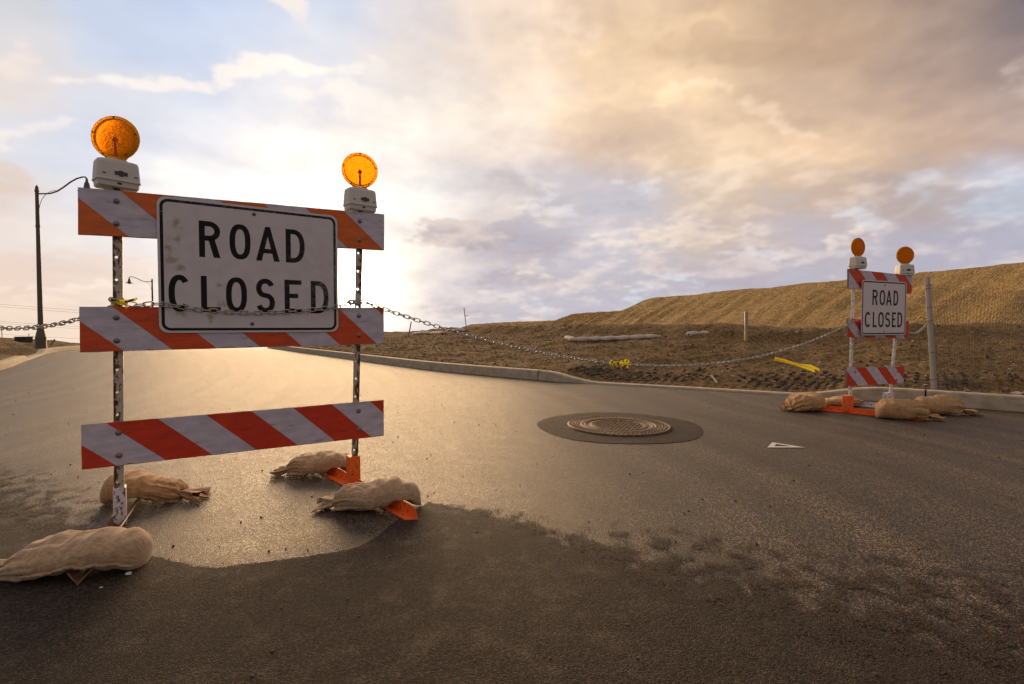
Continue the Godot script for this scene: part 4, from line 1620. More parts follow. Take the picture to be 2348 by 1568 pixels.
func land() -> void:
	# road surface
	var b := MB.new()
	var xs := []
	var x := -46.0
	while x <= 30.0:
		xs.append(x)
		x += 0.5 if absf(x) < 12.0 else 1.5
	var ds := []
	var d := -10.0
	while d <= 75.0:
		ds.append(d)
		d += 0.5 if d < 34.0 else 3.0
	var pts := PackedVector3Array()
	for dd in ds:
		for xx in xs:
			pts.append(Vector3(xx, road_y(dd), -dd))
	b.grid(pts, xs.size(), false, 1, 1, false)
	var along := Vector2(-0.62, 0.78)
	var across := Vector2(0.78, 0.62)
	for i in b.v.size():
		var p := Vector2(b.v[i].x, -b.v[i].z)
		var wob := Vector2(nz.get_noise_2d(p.x * 0.11, p.y * 0.11), nz.get_noise_2d(p.x * 0.11 + 60.0, p.y * 0.11)) * 0.5
		p += wob
		b.uv[i] = Vector2(p.dot(across), p.dot(along)) / 3.0
		var nl := nearest(coarse_l, p)
		b.uv2.append(Vector2(nl[1] / 7.0, nl[0] * 0.9 / 40.0))
	ground_piece("road", b.mesh(), M.asphalt)

	# darker asphalt sheet in front of the barricades, its ragged edge read off the photograph
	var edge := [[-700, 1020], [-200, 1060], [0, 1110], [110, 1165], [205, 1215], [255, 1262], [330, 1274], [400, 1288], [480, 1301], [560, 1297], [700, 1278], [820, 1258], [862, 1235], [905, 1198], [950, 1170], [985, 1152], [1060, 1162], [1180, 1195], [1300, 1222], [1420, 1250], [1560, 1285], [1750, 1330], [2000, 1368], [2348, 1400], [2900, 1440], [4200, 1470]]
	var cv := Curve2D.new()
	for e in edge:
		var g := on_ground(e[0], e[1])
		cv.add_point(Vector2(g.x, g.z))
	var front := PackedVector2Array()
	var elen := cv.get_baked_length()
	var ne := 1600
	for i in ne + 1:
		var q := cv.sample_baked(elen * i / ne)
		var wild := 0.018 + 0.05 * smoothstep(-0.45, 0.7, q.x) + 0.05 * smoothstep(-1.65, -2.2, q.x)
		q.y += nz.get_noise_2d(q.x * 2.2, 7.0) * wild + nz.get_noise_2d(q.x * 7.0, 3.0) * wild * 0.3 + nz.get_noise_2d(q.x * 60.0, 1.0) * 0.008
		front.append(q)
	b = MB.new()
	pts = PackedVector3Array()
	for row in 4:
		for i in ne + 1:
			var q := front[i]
			# the edge is crisp below the sign and breaks up gradually to both sides
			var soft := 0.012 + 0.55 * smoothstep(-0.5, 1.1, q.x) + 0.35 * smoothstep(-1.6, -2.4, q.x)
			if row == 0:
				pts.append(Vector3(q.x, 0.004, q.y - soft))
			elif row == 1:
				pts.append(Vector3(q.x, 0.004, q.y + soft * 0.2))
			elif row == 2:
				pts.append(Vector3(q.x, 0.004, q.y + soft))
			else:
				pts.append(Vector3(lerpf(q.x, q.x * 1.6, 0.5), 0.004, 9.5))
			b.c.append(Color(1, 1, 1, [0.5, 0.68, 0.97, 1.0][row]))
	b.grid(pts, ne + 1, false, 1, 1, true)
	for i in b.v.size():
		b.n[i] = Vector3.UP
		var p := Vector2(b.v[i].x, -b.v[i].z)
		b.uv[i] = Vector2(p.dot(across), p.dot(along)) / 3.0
	ground_piece("dark_pavement", b.mesh(), M.dark_asphalt)

	# far ground, falling away beyond the crest to the horizon
	b = MB.new()
	pts = PackedVector3Array()
	for dd in [-300.0, -60.0, -10.0, 0.0, 10.0, 17.0, 24.0, 31.0, 60.0, 120.0, 300.0, 700.0, 1500.0]:
		for xx in [-1500.0, -400.0, -120.0, -60.0, -30.0, 0.0, 30.0, 60.0, 120.0, 400.0, 1500.0]:
			pts.append(Vector3(xx, road_y(dd) - 0.35, -dd))
	b.grid(pts, 11, false, 1, 1, false)
	ground_piece("ground", b.mesh(), M.dirt)

	# verges
	var ts := [0.10]
	var t := 0.18
	while t < 9.0:
		ts.append(t)
		t += 0.09 if t < 6.0 else 0.14
	for q in [9.5, 10.2, 11, 12, 13.5, 15, 18, 22, 28, 36, 50, 80]:
		ts.append(q)
	ground_piece("verge_right", verge_mesh(kerb_r, kerb_r_h, true, ts), M.dirt)
	var tl := [0.12, 0.25, 0.4, 0.6, 0.8, 1.0]
	t = 1.25
	while t < 14.0:
		tl.append(t)
		t += 0.25
	for q in [16, 20, 26, 36, 60]:
		tl.append(q)
	ground_piece("verge_left", verge_mesh(kerb_l, kerb_l_h, false, tl), M.dirt)
	var jr := [0]
	for jx in [-13.0, -9.5, -6.6, -4.0, -1.7, 0.40, 3.85, 4.75, 7.2, 10.0, 12.8]:
		jr.append(index_near(kerb_r, jx))
	jr.append(kerb_r.size() - 1)
	kerb_sections("kerb_right", kerb_r, kerb_r_h, jr, 0.17)
	var jl := []
	for q in range(0, kerb_l.size(), 20):
		jl.append(q)
	jl[-1] = kerb_l.size() - 1
	kerb_sections("kerb_left", kerb_l, kerb_l_h, jl, 0.2)

	# straw covered embankment: toe, foot of face, edge, top
	var top := [Vector3(44, 4.9, 20), Vector3(34, 4.6, -8), Vector3(27.7, 4.5, -28), Vector3(22.5, 4.5, -46), Vector3(17.4, 4.5, -63.6), Vector3(16.1, 3.2, -75), Vector3(13.5, 3.3, -86), Vector3(11.8, 3.33, -95), Vector3(10.1, 2.18, -105), Vector3(0, 1.95, -122), Vector3(-10.5, 1.54, -140), Vector3(-13.4, -0.5, -143), Vector3(-15, -3, -146)]
	var toe := [Vector3(30, -0.4, 22), Vector3(23, -0.4, -6), Vector3(18.5, -0.4, -25), Vector3(12.8, -0.4, -42), Vector3(8.2, -0.4, -58), Vector3(7.0, -0.4, -68), Vector3(4.8, -0.5, -80), Vector3(3.0, -0.6, -88), Vector3(0, -0.8, -97), Vector3(-8, -1.0, -112), Vector3(-16, -1.2, -128), Vector3(-17, -2, -136), Vector3(-18, -4, -140)]
	b = MB.new()
	pts = PackedVector3Array()
	var nrow := 420
	var ncol := 46
	var uvs := PackedVector2Array()
	var run := 0.0
	var last := Vector3.ZERO
	for i in nrow + 1:
		var q := float(i) / nrow * (top.size() - 1)
		var k := mini(int(q), top.size() - 2)
		var fr := q - k
		var tp: Vector3 = (top[k] as Vector3).lerp(top[k + 1], fr)
		var te: Vector3 = (toe[k] as Vector3).lerp(toe[k + 1], fr)
		if i > 0:
			run += tp.distance_to(last)
		last = tp
		var away := (tp - te) * Vector3(1, 0, 1)
		for j in ncol:
			var s := float(j) / (ncol - 12)
			var p: Vector3
			if s <= 1.0:
				p = te.lerp(tp, s)
				p.y = lerpf(te.y, tp.y, s) + 0.10 * sin(s * PI) - 0.25 * smoothstep(0.94, 1.0, s) * smoothstep(1.06, 1.0, s)
			else:
				p = tp + away.normalized() * (s - 1.0) * 60.0
				p.y = tp.y - 0.02 * (s - 1.0)
			var amp := clampf((p.y + 0.4) * 0.8, 0.2, 1.0)
			p.y += (nz.get_noise_2d(p.x * 0.12, p.z * 0.12) * 0.16 + nz.get_noise_2d(p.x * 0.9, p.z * 0.9) * 0.07 + nz.get_noise_2d(p.x * 3.0, p.z * 3.0) * 0.04) * amp
			# rills down the face
			p.y += 0.26 * nz.get_noise_2d(run * 0.55, s * 0.7) * sin(minf(s, 1.0) * PI) * amp + 0.18 * nz.get_noise_2d(run * 1.7, s * 0.8 + 9.0) * sin(minf(s, 1.0) * PI) * amp
			pts.append(p)
			uvs.append(Vector2(run / 3.4, s * te.distance_to(tp) / 7.0))
	b.grid(pts, ncol, false, 1, 1, false)
	var ny := 0.0
	for q in b.n:
		ny += q.y
	if ny < 0.0:
		b = MB.new()
		b.grid(pts, ncol, false, 1, 1, true)
	b.uv = uvs
	ground_piece("hill", b.mesh(), M.straw)
	hill_pts = pts
	hill_cols = ncol

var hill_pts := PackedVector3Array()
var hill_cols := 1

var near_pl := Plane_.new()
var far_pl := Plane_.new()

func near_barricade() -> void:
	near_pl.o = Vector3(-1.7385, 0, -2.3)
	near_pl.d = Vector3(0.871, 0, -0.58).normalized()
	near_pl.n = Vector3(-near_pl.d.z, 0, near_pl.d.x)
	var pl := near_pl
	var o := barricade("large scuffed barricade reading ROAD CLOSED with two amber lights and a rusty left post", pl, {
		"posts": [[273, 1212, 268, 434, M.post_left], [815, 1118, 828, 486, M.post_right]],
		"rails": [
			[[[179, 537], [881, 573.5], [881, 491], [179, 429]], [222, 347, 459, 562, 660, 749, 834], true, M.amber_sheet, [[267, 461], [267, 513], [825, 507], [824, 551]]],
			[[[184, 808], [880, 788], [880, 705], [182, 703]], [211, 329, 436, 541, 641, 732, 820, 903], true, M.orange_sheet, [[267, 728], [268, 781], [823, 724], [823, 769]]],
			[[[188, 1077], [880, 999], [880, 917], [186, 974]], [194, 313.7, 426, 532, 631, 721.5, 807.5, 891], true, M.red_sheet, [[272, 992], [273, 1044], [822, 942], [823, 984]]],
		],
		"sockets": [[260, 288, 1218, 1119, M.white_steel], [803, 828, 1114, 1046, M.orange_steel]],
		"feet": [[274, 1215, Vector2(0.44, 0.90), -0.62, 0.62, PI / 4, M.rust_steel], [815, 1118, Vector2(0.66, 0.75), -0.60, 0.70, PI / 2, M.orange_steel]],
		"lights": [[267, 431, 0.28, 0.98, -0.70], [830, 484, 0.12, 1.0, -0.35]],
	})
	var a := to_plane(pl, 362, 609)
	var b := to_plane(pl, 774, 626)
	var tl := to_plane(pl, 365, 455)
	var bl := to_plane(pl, 362, 763.5)
	var tr := to_plane(pl, 774, 491)
	var br := to_plane(pl, 772, 760.5)
	var h1 := (tl.y + tr.y) / 2
	var h0 := (bl.y + br.y) / 2
	var rows := []
	# letters as boxes read off the photograph: left and right px, row centre px
	for r in [[[["R", 456.2, 504.8], ["O", 526, 574], ["A", 586, 640.3], ["D", 654.4, 697.8]], [[480, 551.5], [676, 563]], [500, 589.5]], [[["C", 386.5, 437], ["L", 461, 505.5], ["O", 518, 566], ["S", 586.5, 629.7], ["E", 652, 690.7], ["D", 712, 752.5]], [[412, 675.5], [732, 679]], [636, 715]]]:
		var c0 := to_plane(pl, r[1][0][0], r[1][0][1])
		var c1 := to_plane(pl, r[1][1][0], r[1][1][1])
		var hc := (c0.y + c1.y) / 2
		var hh := 0.171
		var ls := []
		for l in r[0]:
			ls.append([l[0], to_plane(pl, l[1], r[1][0][1]).x, to_plane(pl, l[2], r[1][0][1]).x])
		rows.append([[hc - hh / 2, hh], ls])
	sign_panel(o, a.x, b.x, h0, h1, 0.0075, rows, true, [to_plane(pl, 582, 492), to_plane(pl, 578, 742.5)])

func far_barricade() -> void:
	far_pl.o = on_ground(1953, 948)
	far_pl.d = Vector3(0.913, 0, -0.407).normalized()
	far_pl.n = Vector3(-far_pl.d.z, 0, far_pl.d.x)
	var pl := far_pl
	var o := barricade("smaller looking barricade reading ROAD CLOSED beside the concrete kerb and leaning fence post", pl, {
		"posts": [[1954, 945, 1963, 622, M.post_clean], [2044, 940, 2072, 634, M.post_clean]],
		"rails": [
			[[[1946.4, 661.2], [2090, 673.2], [2091, 632], [1946.4, 616.3]], [1958, 1986.6, 2011.8, 2038.7, 2065.5, 2088.6], false, M.red_sheet, []],
			[[[1944, 772.7], [2082, 776.5], [2084, 736.4], [1944.8, 730]], [1946.4, 1967.6, 1993.8, 2019.4, 2042.2, 2062.4], true, M.red_sheet, []],
			[[[1941.7, 885.8], [2071.5, 878.6], [2073.5, 840], [1941.7, 842.2]], [1951.8, 1976.4, 1999.2, 2023.5, 2045, 2064.9], true, M.red_sheet, [[1961, 853], [1960, 876], [2058, 851], [2055, 871]]],
		],
		"sockets": [[1946.4, 1960.7, 944, 907, M.orange_steel], [2040, 2053, 938, 900.7, M.white_steel]],
		"feet": [[1953.5, 948, Vector2(0.70, 0.71), -0.62, 0.62, PI / 2, M.orange_steel], [2046, 940, Vector2(0.70, 0.71), -0.60, 0.60, PI / 2, M.post_clean]],
		"lights": [[1973, 616, -0.05, 0.98, 0.0], [2081, 632, -0.42, 0.98, 0.0]],
	})
	var tl := to_plane(pl, 1971, 639)
	var bl := to_plane(pl, 1966, 767)
	var tr := to_plane(pl, 2074, 650)
	var br := to_plane(pl, 2067, 769)
	var s0 := (tl.x + bl.x) / 2
	var s1 := (tr.x + br.x) / 2
	var h1 := (tl.y + tr.y) / 2
	var h0 := (bl.y + br.y) / 2
	var rows := []
	for r in [[[["R", 0.23, 0.345], ["O", 0.385, 0.51], ["A", 0.53, 0.665], ["D", 0.70, 0.81]], 0.69], [[["C", 0.075, 0.20], ["L", 0.245, 0.335], ["O", 0.365, 0.49], ["S", 0.52, 0.635], ["E", 0.675, 0.765], ["D", 0.80, 0.915]], 0.285]]:
		var hh := (h1 - h0) * 0.28
		var ls := []
		for l in r[0]:
			ls.append([l[0], lerpf(s0, s1, l[1]), lerpf(s0, s1, l[2])])
		rows.append([[lerpf(h0, h1, r[1]) - hh / 2, hh], ls])
	sign_panel(o, s0, s1, h0, h1, 0.03, rows, false, [Vector2((s0 + s1) / 2, h1 - 0.045), Vector2((s0 + s1) / 2, h0 + 0.04)])

func all_sandbags() -> void:
	var g1 := "sandbags on the feet of the barricades"
	sandbag("fat burlap sandbag with a stitched seam on the rusty foot's end", on_ground(184, 1304), Vector2(-1, 0.16), 0.45, 0.25, 0.118, 0.13, 3, M.burlap, g1, true, -0.12)
	sandbag("creased burlap sandbag behind the rusty white post socket", on_ground(332, 1147), Vector2(1, -0.12), 0.37, 0.23, 0.12, 0.13, 8, M.burlap_tan, g1, false, -0.25)
	sandbag("burlap sandbag behind the orange post socket of the large barricade", on_ground(738, 1086), Vector2(-1, 0.12), 0.40, 0.21, 0.11, 0.08, 14, M.burlap, g1)
	sandbag("burlap sandbag in front of the orange socket with chipped orange foot sticking out", on_ground(868, 1163), Vector2(-1, 0.12), 0.42, 0.20, 0.115, 0.095, 23, M.burlap, g1)
	sandbag("round tan sandbag on the orange foot's end nearest the manhole cover", on_ground(1846, 941), Vector2(-1, 0.25), 0.36, 0.30, 0.17, 0.08, 31, M.burlap_tan, g1, true)
	sandbag("flat tan sandbag on the white foot, between orange socket and kerb", on_ground(1926, 930), Vector2(1, 0.1), 0.38, 0.24, 0.09, 0.05, 37, M.burlap_tan, g1)
	sandbag("tan sandbag with splayed mouth over the end of the orange foot", on_ground(2066, 960), Vector2(1, 0.42), 0.42, 0.25, 0.165, 0.13, 43, M.burlap_tan, g1)
	sandbag("tan sandbag with long mouth lying against the kerb beside the barricade", on_ground(2150, 949), Vector2(1, 0.22), 0.42, 0.25, 0.165, 0.14, 53, M.burlap_tan, g1)

func chains_and_tape() -> void:
	var pl := near_pl
	var P := func(px: float, py: float, out: float) -> Vector3:
		var q := to_plane(pl, px, py)
		return pl.o + pl.d * q.x + Vector3(0, q.y, 0) + pl.n * out
	# left span, running out of the picture to another post
	var path := PackedVector3Array()
	for i in 60:
		var t := 0.008 + 0.6 * i / 59.0
		path.append(Vector3(-1.74 - 2.76 * t, 1.007 - 0.917 * t + 1.78 * t * t, -2.33 - 0.9 * t))
	chain("steel chain hanging from the rusty post away from the ROAD CLOSED sign", path)
	var endp := path[path.size() - 1]
	stake("plain steel post holding the end of the chain", Vector3(endp.x - 0.03, road_y(-endp.z), endp.z), Vector3(endp.x - 0.03, endp.y + 0.1, endp.z), 0.04, M.post_clean, "steel_post", "post")
	# across the sign
	path = PackedVector3Array()
	var mid := Curve3D.new()
	for q in [[262, 689, 0.0], [282, 694, 0.012], [318, 700, 0.014], [345, 697, 0.014], [372, 697.5, 0.018], [410, 703, 0.016], [460, 710.5, 0.015], [530, 716, 0.015], [600, 717.5, 0.015], [680, 713.5, 0.015], [740, 707.5, 0.016], [775, 703, 0.018], [800, 697, 0.012], [826, 691, 0.004]]:
		mid.add_point(P.call(q[0], q[1], q[2]))
	for i in 200:
		path.append(mid.sample_baked(mid.get_baked_length() * i / 199.0))
	chain("steel chain slung across the face of the large ROAD CLOSED sign", path)
	# from the near right post to the far barricade
	path = PackedVector3Array()
	for k in 22:      # a turn round the post first
		var a := -0.6 + 5.6 * k / 21.0
		var c: Vector3 = P.call(817, 694 - k * 0.15, -0.038)
		path.append(c + (pl.d * sin(a) + pl.n * cos(a)) * 0.032)
	var p0: Vector3 = P.call(829, 690, 0.0)
	var p1: Vector3 = far_pl.o + far_pl.d * 0.03 + far_pl.n * 0.012
	p1.y = at_depth(1955, 733, -p1.z).y
	for i in range(1, 240):
		var t := i / 239.0
		var q := p0.lerp(p1, t)
		q.y = lerpf(p0.y, p1.y, t) - 1.66 * t * (1.0 - t)
		path.append(q)
	chain("long steel chain sagging between the two barricades above the dirt", path)
	# from the far barricade to the fence post
	path = PackedVector3Array()
	var q0 := at_depth(2078, 760, 5.75)
	var q1 := at_depth(2126, 741, 6.16)
	for i in 20:
		var t := i / 19.0
		var q := q0.lerp(q1, t)
		q.y -= 0.06 * sin(t * PI)
		path.append(q)
	chain("short chain from the far barricade to the leaning fence post", path)

	# yellow tape tied round the rusty post
	var o := thing("caution_tape", "yellow and black tape knotted round the rusty barricade post", "tape", P.call(268, 693, 0.0))
	for k in 3:
		var rp := PackedVector3Array()
		var rs := PackedVector3Array()
		for i in 15:
			var a := TAU * i / 14.0
			rp.append((pl.d * cos(a) * 0.024 + pl.n * (sin(a) * 0.026 - 0.030)) + Vector3(0, 0.004 * k + 0.005 * sin(a * 2 + k), 0))
			rs.append(Vector3(0.2 * sin(a + k), 1, 0.1).normalized())
		part("strip", ribbon(rp, rs, 0.016 + 0.004 * k), M.tape_print if k == 1 else M.tape, o)
	for q in [[[268, 694], [288, 699], [292, 706], [290, 713], 0.012], [[282, 694], [293, 692], [303, 688], [316, 685], 0.015], [[276, 690], [290, 689], [300, 690], [312, 689], 0.01]]:
		var rp := PackedVector3Array()
		var rs := PackedVector3Array()
		for i in 4:
			rp.append(P.call(q[i][0], q[i][1], 0.022 + 0.004 * i) - o.position)
			rs.append(Vector3(0.2, 0.8 + 0.2 * sin(i * 1.7), 0.5 * cos(i * 2.0)).normalized())
		part("strip", ribbon(rp, rs, q[4]), M.tape, o)
	for q in [[294, 692.5], [303, 689]]:
		var mb := MB.new()
		mb.cbox(Vector3(-0.009, -0.004, -0.001), Vector3(0.009, 0.005, 0.001), 0.0005)
		var b := part("print", mb.mesh(), M.tape_print, o)
		b.transform = Transform3D(Basis(pl.d.rotated(pl.n, 0.25), Vector3.UP.rotated(pl.n, 0.25), pl.n), P.call(q[0], q[1], 0.038) - o.position)
	# crumpled tape on the chain
	var at := at_depth(1419, 834, 3.77)
	o = thing("caution_tape", "bunched yellow tape tied on the sagging chain", "tape", at)
	for k in 13:
		var rp := PackedVector3Array()
		var rs := PackedVector3Array()
		var ph := rng.randf() * TAU
		var big := rng.randf_range(0.014, 0.036)
		var cx := -0.062 + 0.0105 * k + rng.randf_range(-0.006, 0.006)
		for i in 7:
			var a := ph + i * 0.85
			rp.append(Vector3(cx + 0.012 * sin(i * 1.7 + ph), big * sin(a) * (1.0 if k % 3 > 0 else 0.5), 0.018 * cos(a)))
			rs.append(Vector3(1, rng.randf_range(-0.5, 0.5), rng.randf_range(-0.4, 0.4)).normalized())
		part("strip", ribbon(rp, rs, rng.randf_range(0.007, 0.015)), M.tape_print if k % 4 == 2 else M.tape, o)
	# streamer blowing from the chain
	at = at_depth(1776, 821, 4.62)
	o = thing("caution_tape", "yellow tape streamer blowing from the sagging chain", "tape", at)
	for e in [[[1776, 822], [1800, 828], [1822, 834], [1845, 841], [1868, 849], 0.034], [[1776, 823], [1805, 830], [1832, 836], [1858, 838], [1879, 848], 0.022]]:
		var rp := PackedVector3Array()
		var rs := PackedVector3Array()
		for i in 5:
			rp.append(at_depth(e[i][0], e[i][1], 4.62 - 0.03 * i) - at)
			rs.append(Vector3(0.25 * sin(i * 1.1), 0.9, 0.5 * cos(i * 1.3)).normalized())
		part("strip", ribbon(rp, rs, e[5]), M.tape, o)

func manhole() -> void:
	var c := on_ground(1418, 977)
	var cb := MB.new()
	var pts := PackedVector3Array()
	for ring in [[0.02, 0.006], [0.5, 0.006], [0.785, 0.006], [0.80, -0.01]]:
		for j in 180:
			var a := TAU * j / 180
			var r: float = ring[0] + (0.012 * sin(a * 5.0) + 0.012 * nz.get_noise_2d(cos(a) * 6.0, sin(a) * 6.0) if ring[0] > 0.7 else 0.0)
			pts.append(Vector3(cos(a) * r, ring[1], -sin(a) * r))
	cb.grid(pts, 180, true, 1, 1, true)
	for i in cb.v.size():
		cb.uv[i] = Vector2(cb.v[i].x + 3.0, cb.v[i].z) / 3.0
	var col := ground_piece("asphalt_collar", cb.mesh(), M.collar)
	col.position = c
	col.scale = Vector3(0.92, 0.7, 0.92)
	var o := thing("manhole_cover", "round rusty cast iron manhole cover with concentric tread rings in the asphalt", "manhole cover", c)
	o.scale = Vector3(0.92, 1, 0.92)
	var b := MB.new()
	b.lathe(PackedVector2Array([Vector2(0.345, 0.0), Vector2(0.345, 0.016), Vector2(0.352, 0.018), Vector2(0.370, 0.018), Vector2(0.374, 0.011), Vector2(0.470, 0.011), Vector2(0.474, 0.018), Vector2(0.488, 0.018), Vector2(0.495, 0.014), Vector2(0.495, -0.02)]), 96)
	part("frame", b.mesh(), M.iron, o)
	b = MB.new()
	b.lathe(PackedVector2Array([Vector2(0.338, 0.0), Vector2(0.338, 0.015), Vector2(0.333, 0.017), Vector2(0.315, 0.017), Vector2(0.311, 0.008), Vector2(0.275, 0.008), Vector2(0.271, 0.016), Vector2(0.250, 0.016), Vector2(0.246, 0.009), Vector2(0.0001, 0.009)]), 96)
	part("lid", b.mesh(), M.iron, o)
	# tread: rows of short blocks
	var tb := MB.new()
	for e in [[0.392, 62], [0.418, 66], [0.446, 70]]:
		for k in e[1]:
			var a: float = TAU * k / e[1] + e[0] * 3.0
			tb.cbox(Vector3(-0.010, 0.008, -0.014), Vector3(0.010, 0.0165, 0.014), 0.003, Transform3D(Basis(Vector3.UP, a + 0.4), Vector3(cos(a) * e[0], 0, -sin(a) * e[0])))
	for k in 11:
		for j in 11:
			var p := Vector2((k - 5) * 0.042 + (0.021 if j % 2 == 1 else 0.0), (j - 5) * 0.042)
			if p.length() < 0.228:
				tb.cbox(Vector3(-0.013, 0.006, -0.006), Vector3(0.013, 0.0145, 0.006), 0.002, Transform3D(Basis(Vector3.UP, PI / 4 if (k + j) % 2 == 0 else -PI / 4), Vector3(p.x, 0, p.y)))
	var tread := part("tread", tb.mesh(), M.iron, o)
	tread.set_meta("kind", "stuff")

func roadside() -> void:
	var lb := at_depth(95, 805, 17.6)
	lb.y = terrain(lb.x, -lb.z) - 0.02
	street_lamp("dark street lamp post nearest the chain, its arm ending behind a warning light", lb, at_depth(88, 424, 17.6).y - lb.y, Vector3(0.98, 0, 0.2).normalized(), 2.0)
	var l2 := at_depth(352, 790, 39.0)
	l2.y = road_y(39.0)
	street_lamp("small distant street lamp with a bell shade seen between post and sign", l2, at_depth(352, 638, 39.0).y - l2.y, Vector3(-1, 0, 0.1).normalized(), 1.55)

	# stakes and markers on the dirt
	var p := on_terrain(937, 772)
	stake("grey stake leaning on the dirt rise beside the pale straw wattle", p, at_depth(943, 737, -p.z), 0.05, M.timber)
	p = on_terrain(1070, 757)
	var s := stake("thin red stake with a small crosspiece on the dirt rise", p, at_depth(1064, 706, -p.z), 0.035, M.pink)
	var mb := MB.new()
	mb.cbox(Vector3(-0.05, -0.012, -0.01), Vector3(0.16, 0.012, 0.01), 0.003)
	var cp := part("crosspiece", mb.mesh(), M.timber, s)
	cp.position = at_depth(1066, 724, -p.z) - p
	p = on_terrain(1711, 783)
	s = stake("upright grey marker post with a yellow foot, before the straw slope", p, at_depth(1711, 714, -p.z), 0.075, M.galv, "marker_post", "post")
	mb = MB.new()
	mb.cbox(Vector3(-0.045, 0.0, -0.03), Vector3(-0.036, 0.24, 0.03), 0.002)
	part("yellow_strip", mb.mesh(), M.tape, s)
	p = on_terrain(5, 775)
	stake("short red stub standing on the grassy bank by the lamp post", p, at_depth(4, 752, -p.z), 0.03, M.pink)
	p = on_terrain(118, 790)
	stake("small leaning stub beside the street lamp base", p, at_depth(126, 778, -p.z), 0.06, M.timber)
	p = on_terrain(68, 784)
	stake("thin twig like stake beside the dark utility box", p, at_depth(66, 764, -p.z), 0.025, M.timber)
	p = on_terrain(2292, 897)
	stake("tiny wooden peg behind the concrete kerb", at_depth(2287, 899, 6.05), at_depth(2287, 886, 6.05), 0.014, M.timber)
	# utility box
	p = on_terrain(55, 783)
	var o := thing("utility_box", "low dark utility box on the bank beside the street lamp", "box", p)
	mb = MB.new()
	mb.loft([[-0.1, 0.24, 0.2, 0.02], [0.16, 0.24, 0.2, 0.02], [0.165, 0.26, 0.22, 0.02], [0.2, 0.26, 0.22, 0.02], [0.21, 0.24, 0.2, 0.02]])
	part("body", mb.mesh(), M.box_green, o)

	# straw wattles
	for w in [[[[1296, 774], [1315, 781], [1340, 779], [1375, 778], [1420, 777], [1465, 775], [1515, 773]], 0.085, "long pale straw wattle lying along the dirt slope"], [[[1578, 770], [1592, 767], [1603, 769], [1616, 768], [1630, 770]], 0.1, "short pale straw wattle humped on the dirt"], [[[946, 765], [965, 763], [990, 763], [1015, 764], [1030, 762]], 0.10, "pale straw wattle beside the leaning grey stake"], [[[1038, 757.5], [1052, 757], [1066, 757.5]], 0.09, "pale end of a straw wattle at the thin red stake"]]:
		var base := on_terrain(w[0][0][0], w[0][0][1])
		o = thing("straw_wattle", w[2], "straw wattle", base, "straw wattles on the dirt")
		var cv := Curve3D.new()
		for q in w[0]:
			var g := on_terrain(q[0], q[1] + 3)
			cv.add_point(g + Vector3(0, 0.05, 0) - base)
		var pts := PackedVector3Array()
		var nn := 60
		for i in nn:
			var c := cv.sample_baked(cv.get_baked_length() * i / (nn - 1.0))
			var c2 := cv.sample_baked(cv.get_baked_length() * minf(1.0, (i + 0.5) / (nn - 1.0)))
			var c1 := cv.sample_baked(cv.get_baked_length() * maxf(0.0, (i - 0.5) / (nn - 1.0)))
			var t := (c2 - c1).normalized()
			var sd := t.cross(Vector3.UP).normalized()
			var up := sd.cross(t)
			var cap := 1.0 - 0.75 * pow(absf(2.0 * i / (nn - 1.0) - 1.0), 14.0)
			for j in 12:
				var a := TAU * j / 12
				var r: float = w[1] * cap * (1.0 + 0.14 * sin(i * 0.9 + a * 2.0) + 0.1 * nz.get_noise_2d(i * 0.4, a))
				pts.append(c + (sd * cos(a) + up * sin(a) * 0.75) * r)
		mb = MB.new()
		mb.grid(pts, 12, true, 1, 1, true)
		part("roll", mb.mesh(), M.wattle, o)

	# chain link fence
	var fb := at_depth(2143, 902, 6.12)
	var ft := at_depth(2126, 636, 6.22)
	o = thing("chain_link_fence", "sagging chain link fence on a leaning grey post behind the kerb", "fence", fb)
	var ax := (ft - fb).normalized()
	var fx := Vector3(0.95, 0, -0.31)
	var fz := fx.cross(ax).normalized()
	mb = MB.new()
	mb.loft([[-0.2, 0.026, 0.022, 0.006], [(ft - fb).length() * 0.5, 0.025, 0.021, 0.006], [(ft - fb).length(), 0.022, 0.02, 0.005]])
	var fp := part("post", mb.mesh(), M.galv, o)
	fp.transform = Transform3D(Basis(fz.cross(ax).normalized() * -1.0, ax, fz).orthonormalized(), Vector3.ZERO)
	for k in [0.12, 0.35, 0.62, 0.74, 0.9, 0.93]:
		var tp := PackedVector3Array()
		for j in 12:
			var a := TAU * j / 12
			tp.append(ax * (ft - fb).length() * k + (fx * cos(a) + fz * sin(a)) * 0.031 + Vector3(0, 0.006 * sin(a), 0))
		mb = MB.new()
		mb.tube(tp, 0.0025, 5, false, true)
		part("tie_wire", mb.mesh(), M.wire, o)
	# loose rope end hanging by the post
	mb = MB.new()
	var lp := PackedVector3Array()
	for i in 12:
		lp.append(at_depth(2109 - i * 0.15, 742 + i * 8.0, 6.12) - fb + Vector3(0.008 * sin(i * 1.3), 0, 0))
	mb.tube(lp, 0.004, 5)
	part("hanging_cord", mb.mesh(), M.wire, o)
	mb = MB.new()
	var hh := (ft - fb).length() * 0.90
	var dia := 0.055
	var cols := 52
	var rows := int(hh / (dia / 2.0))
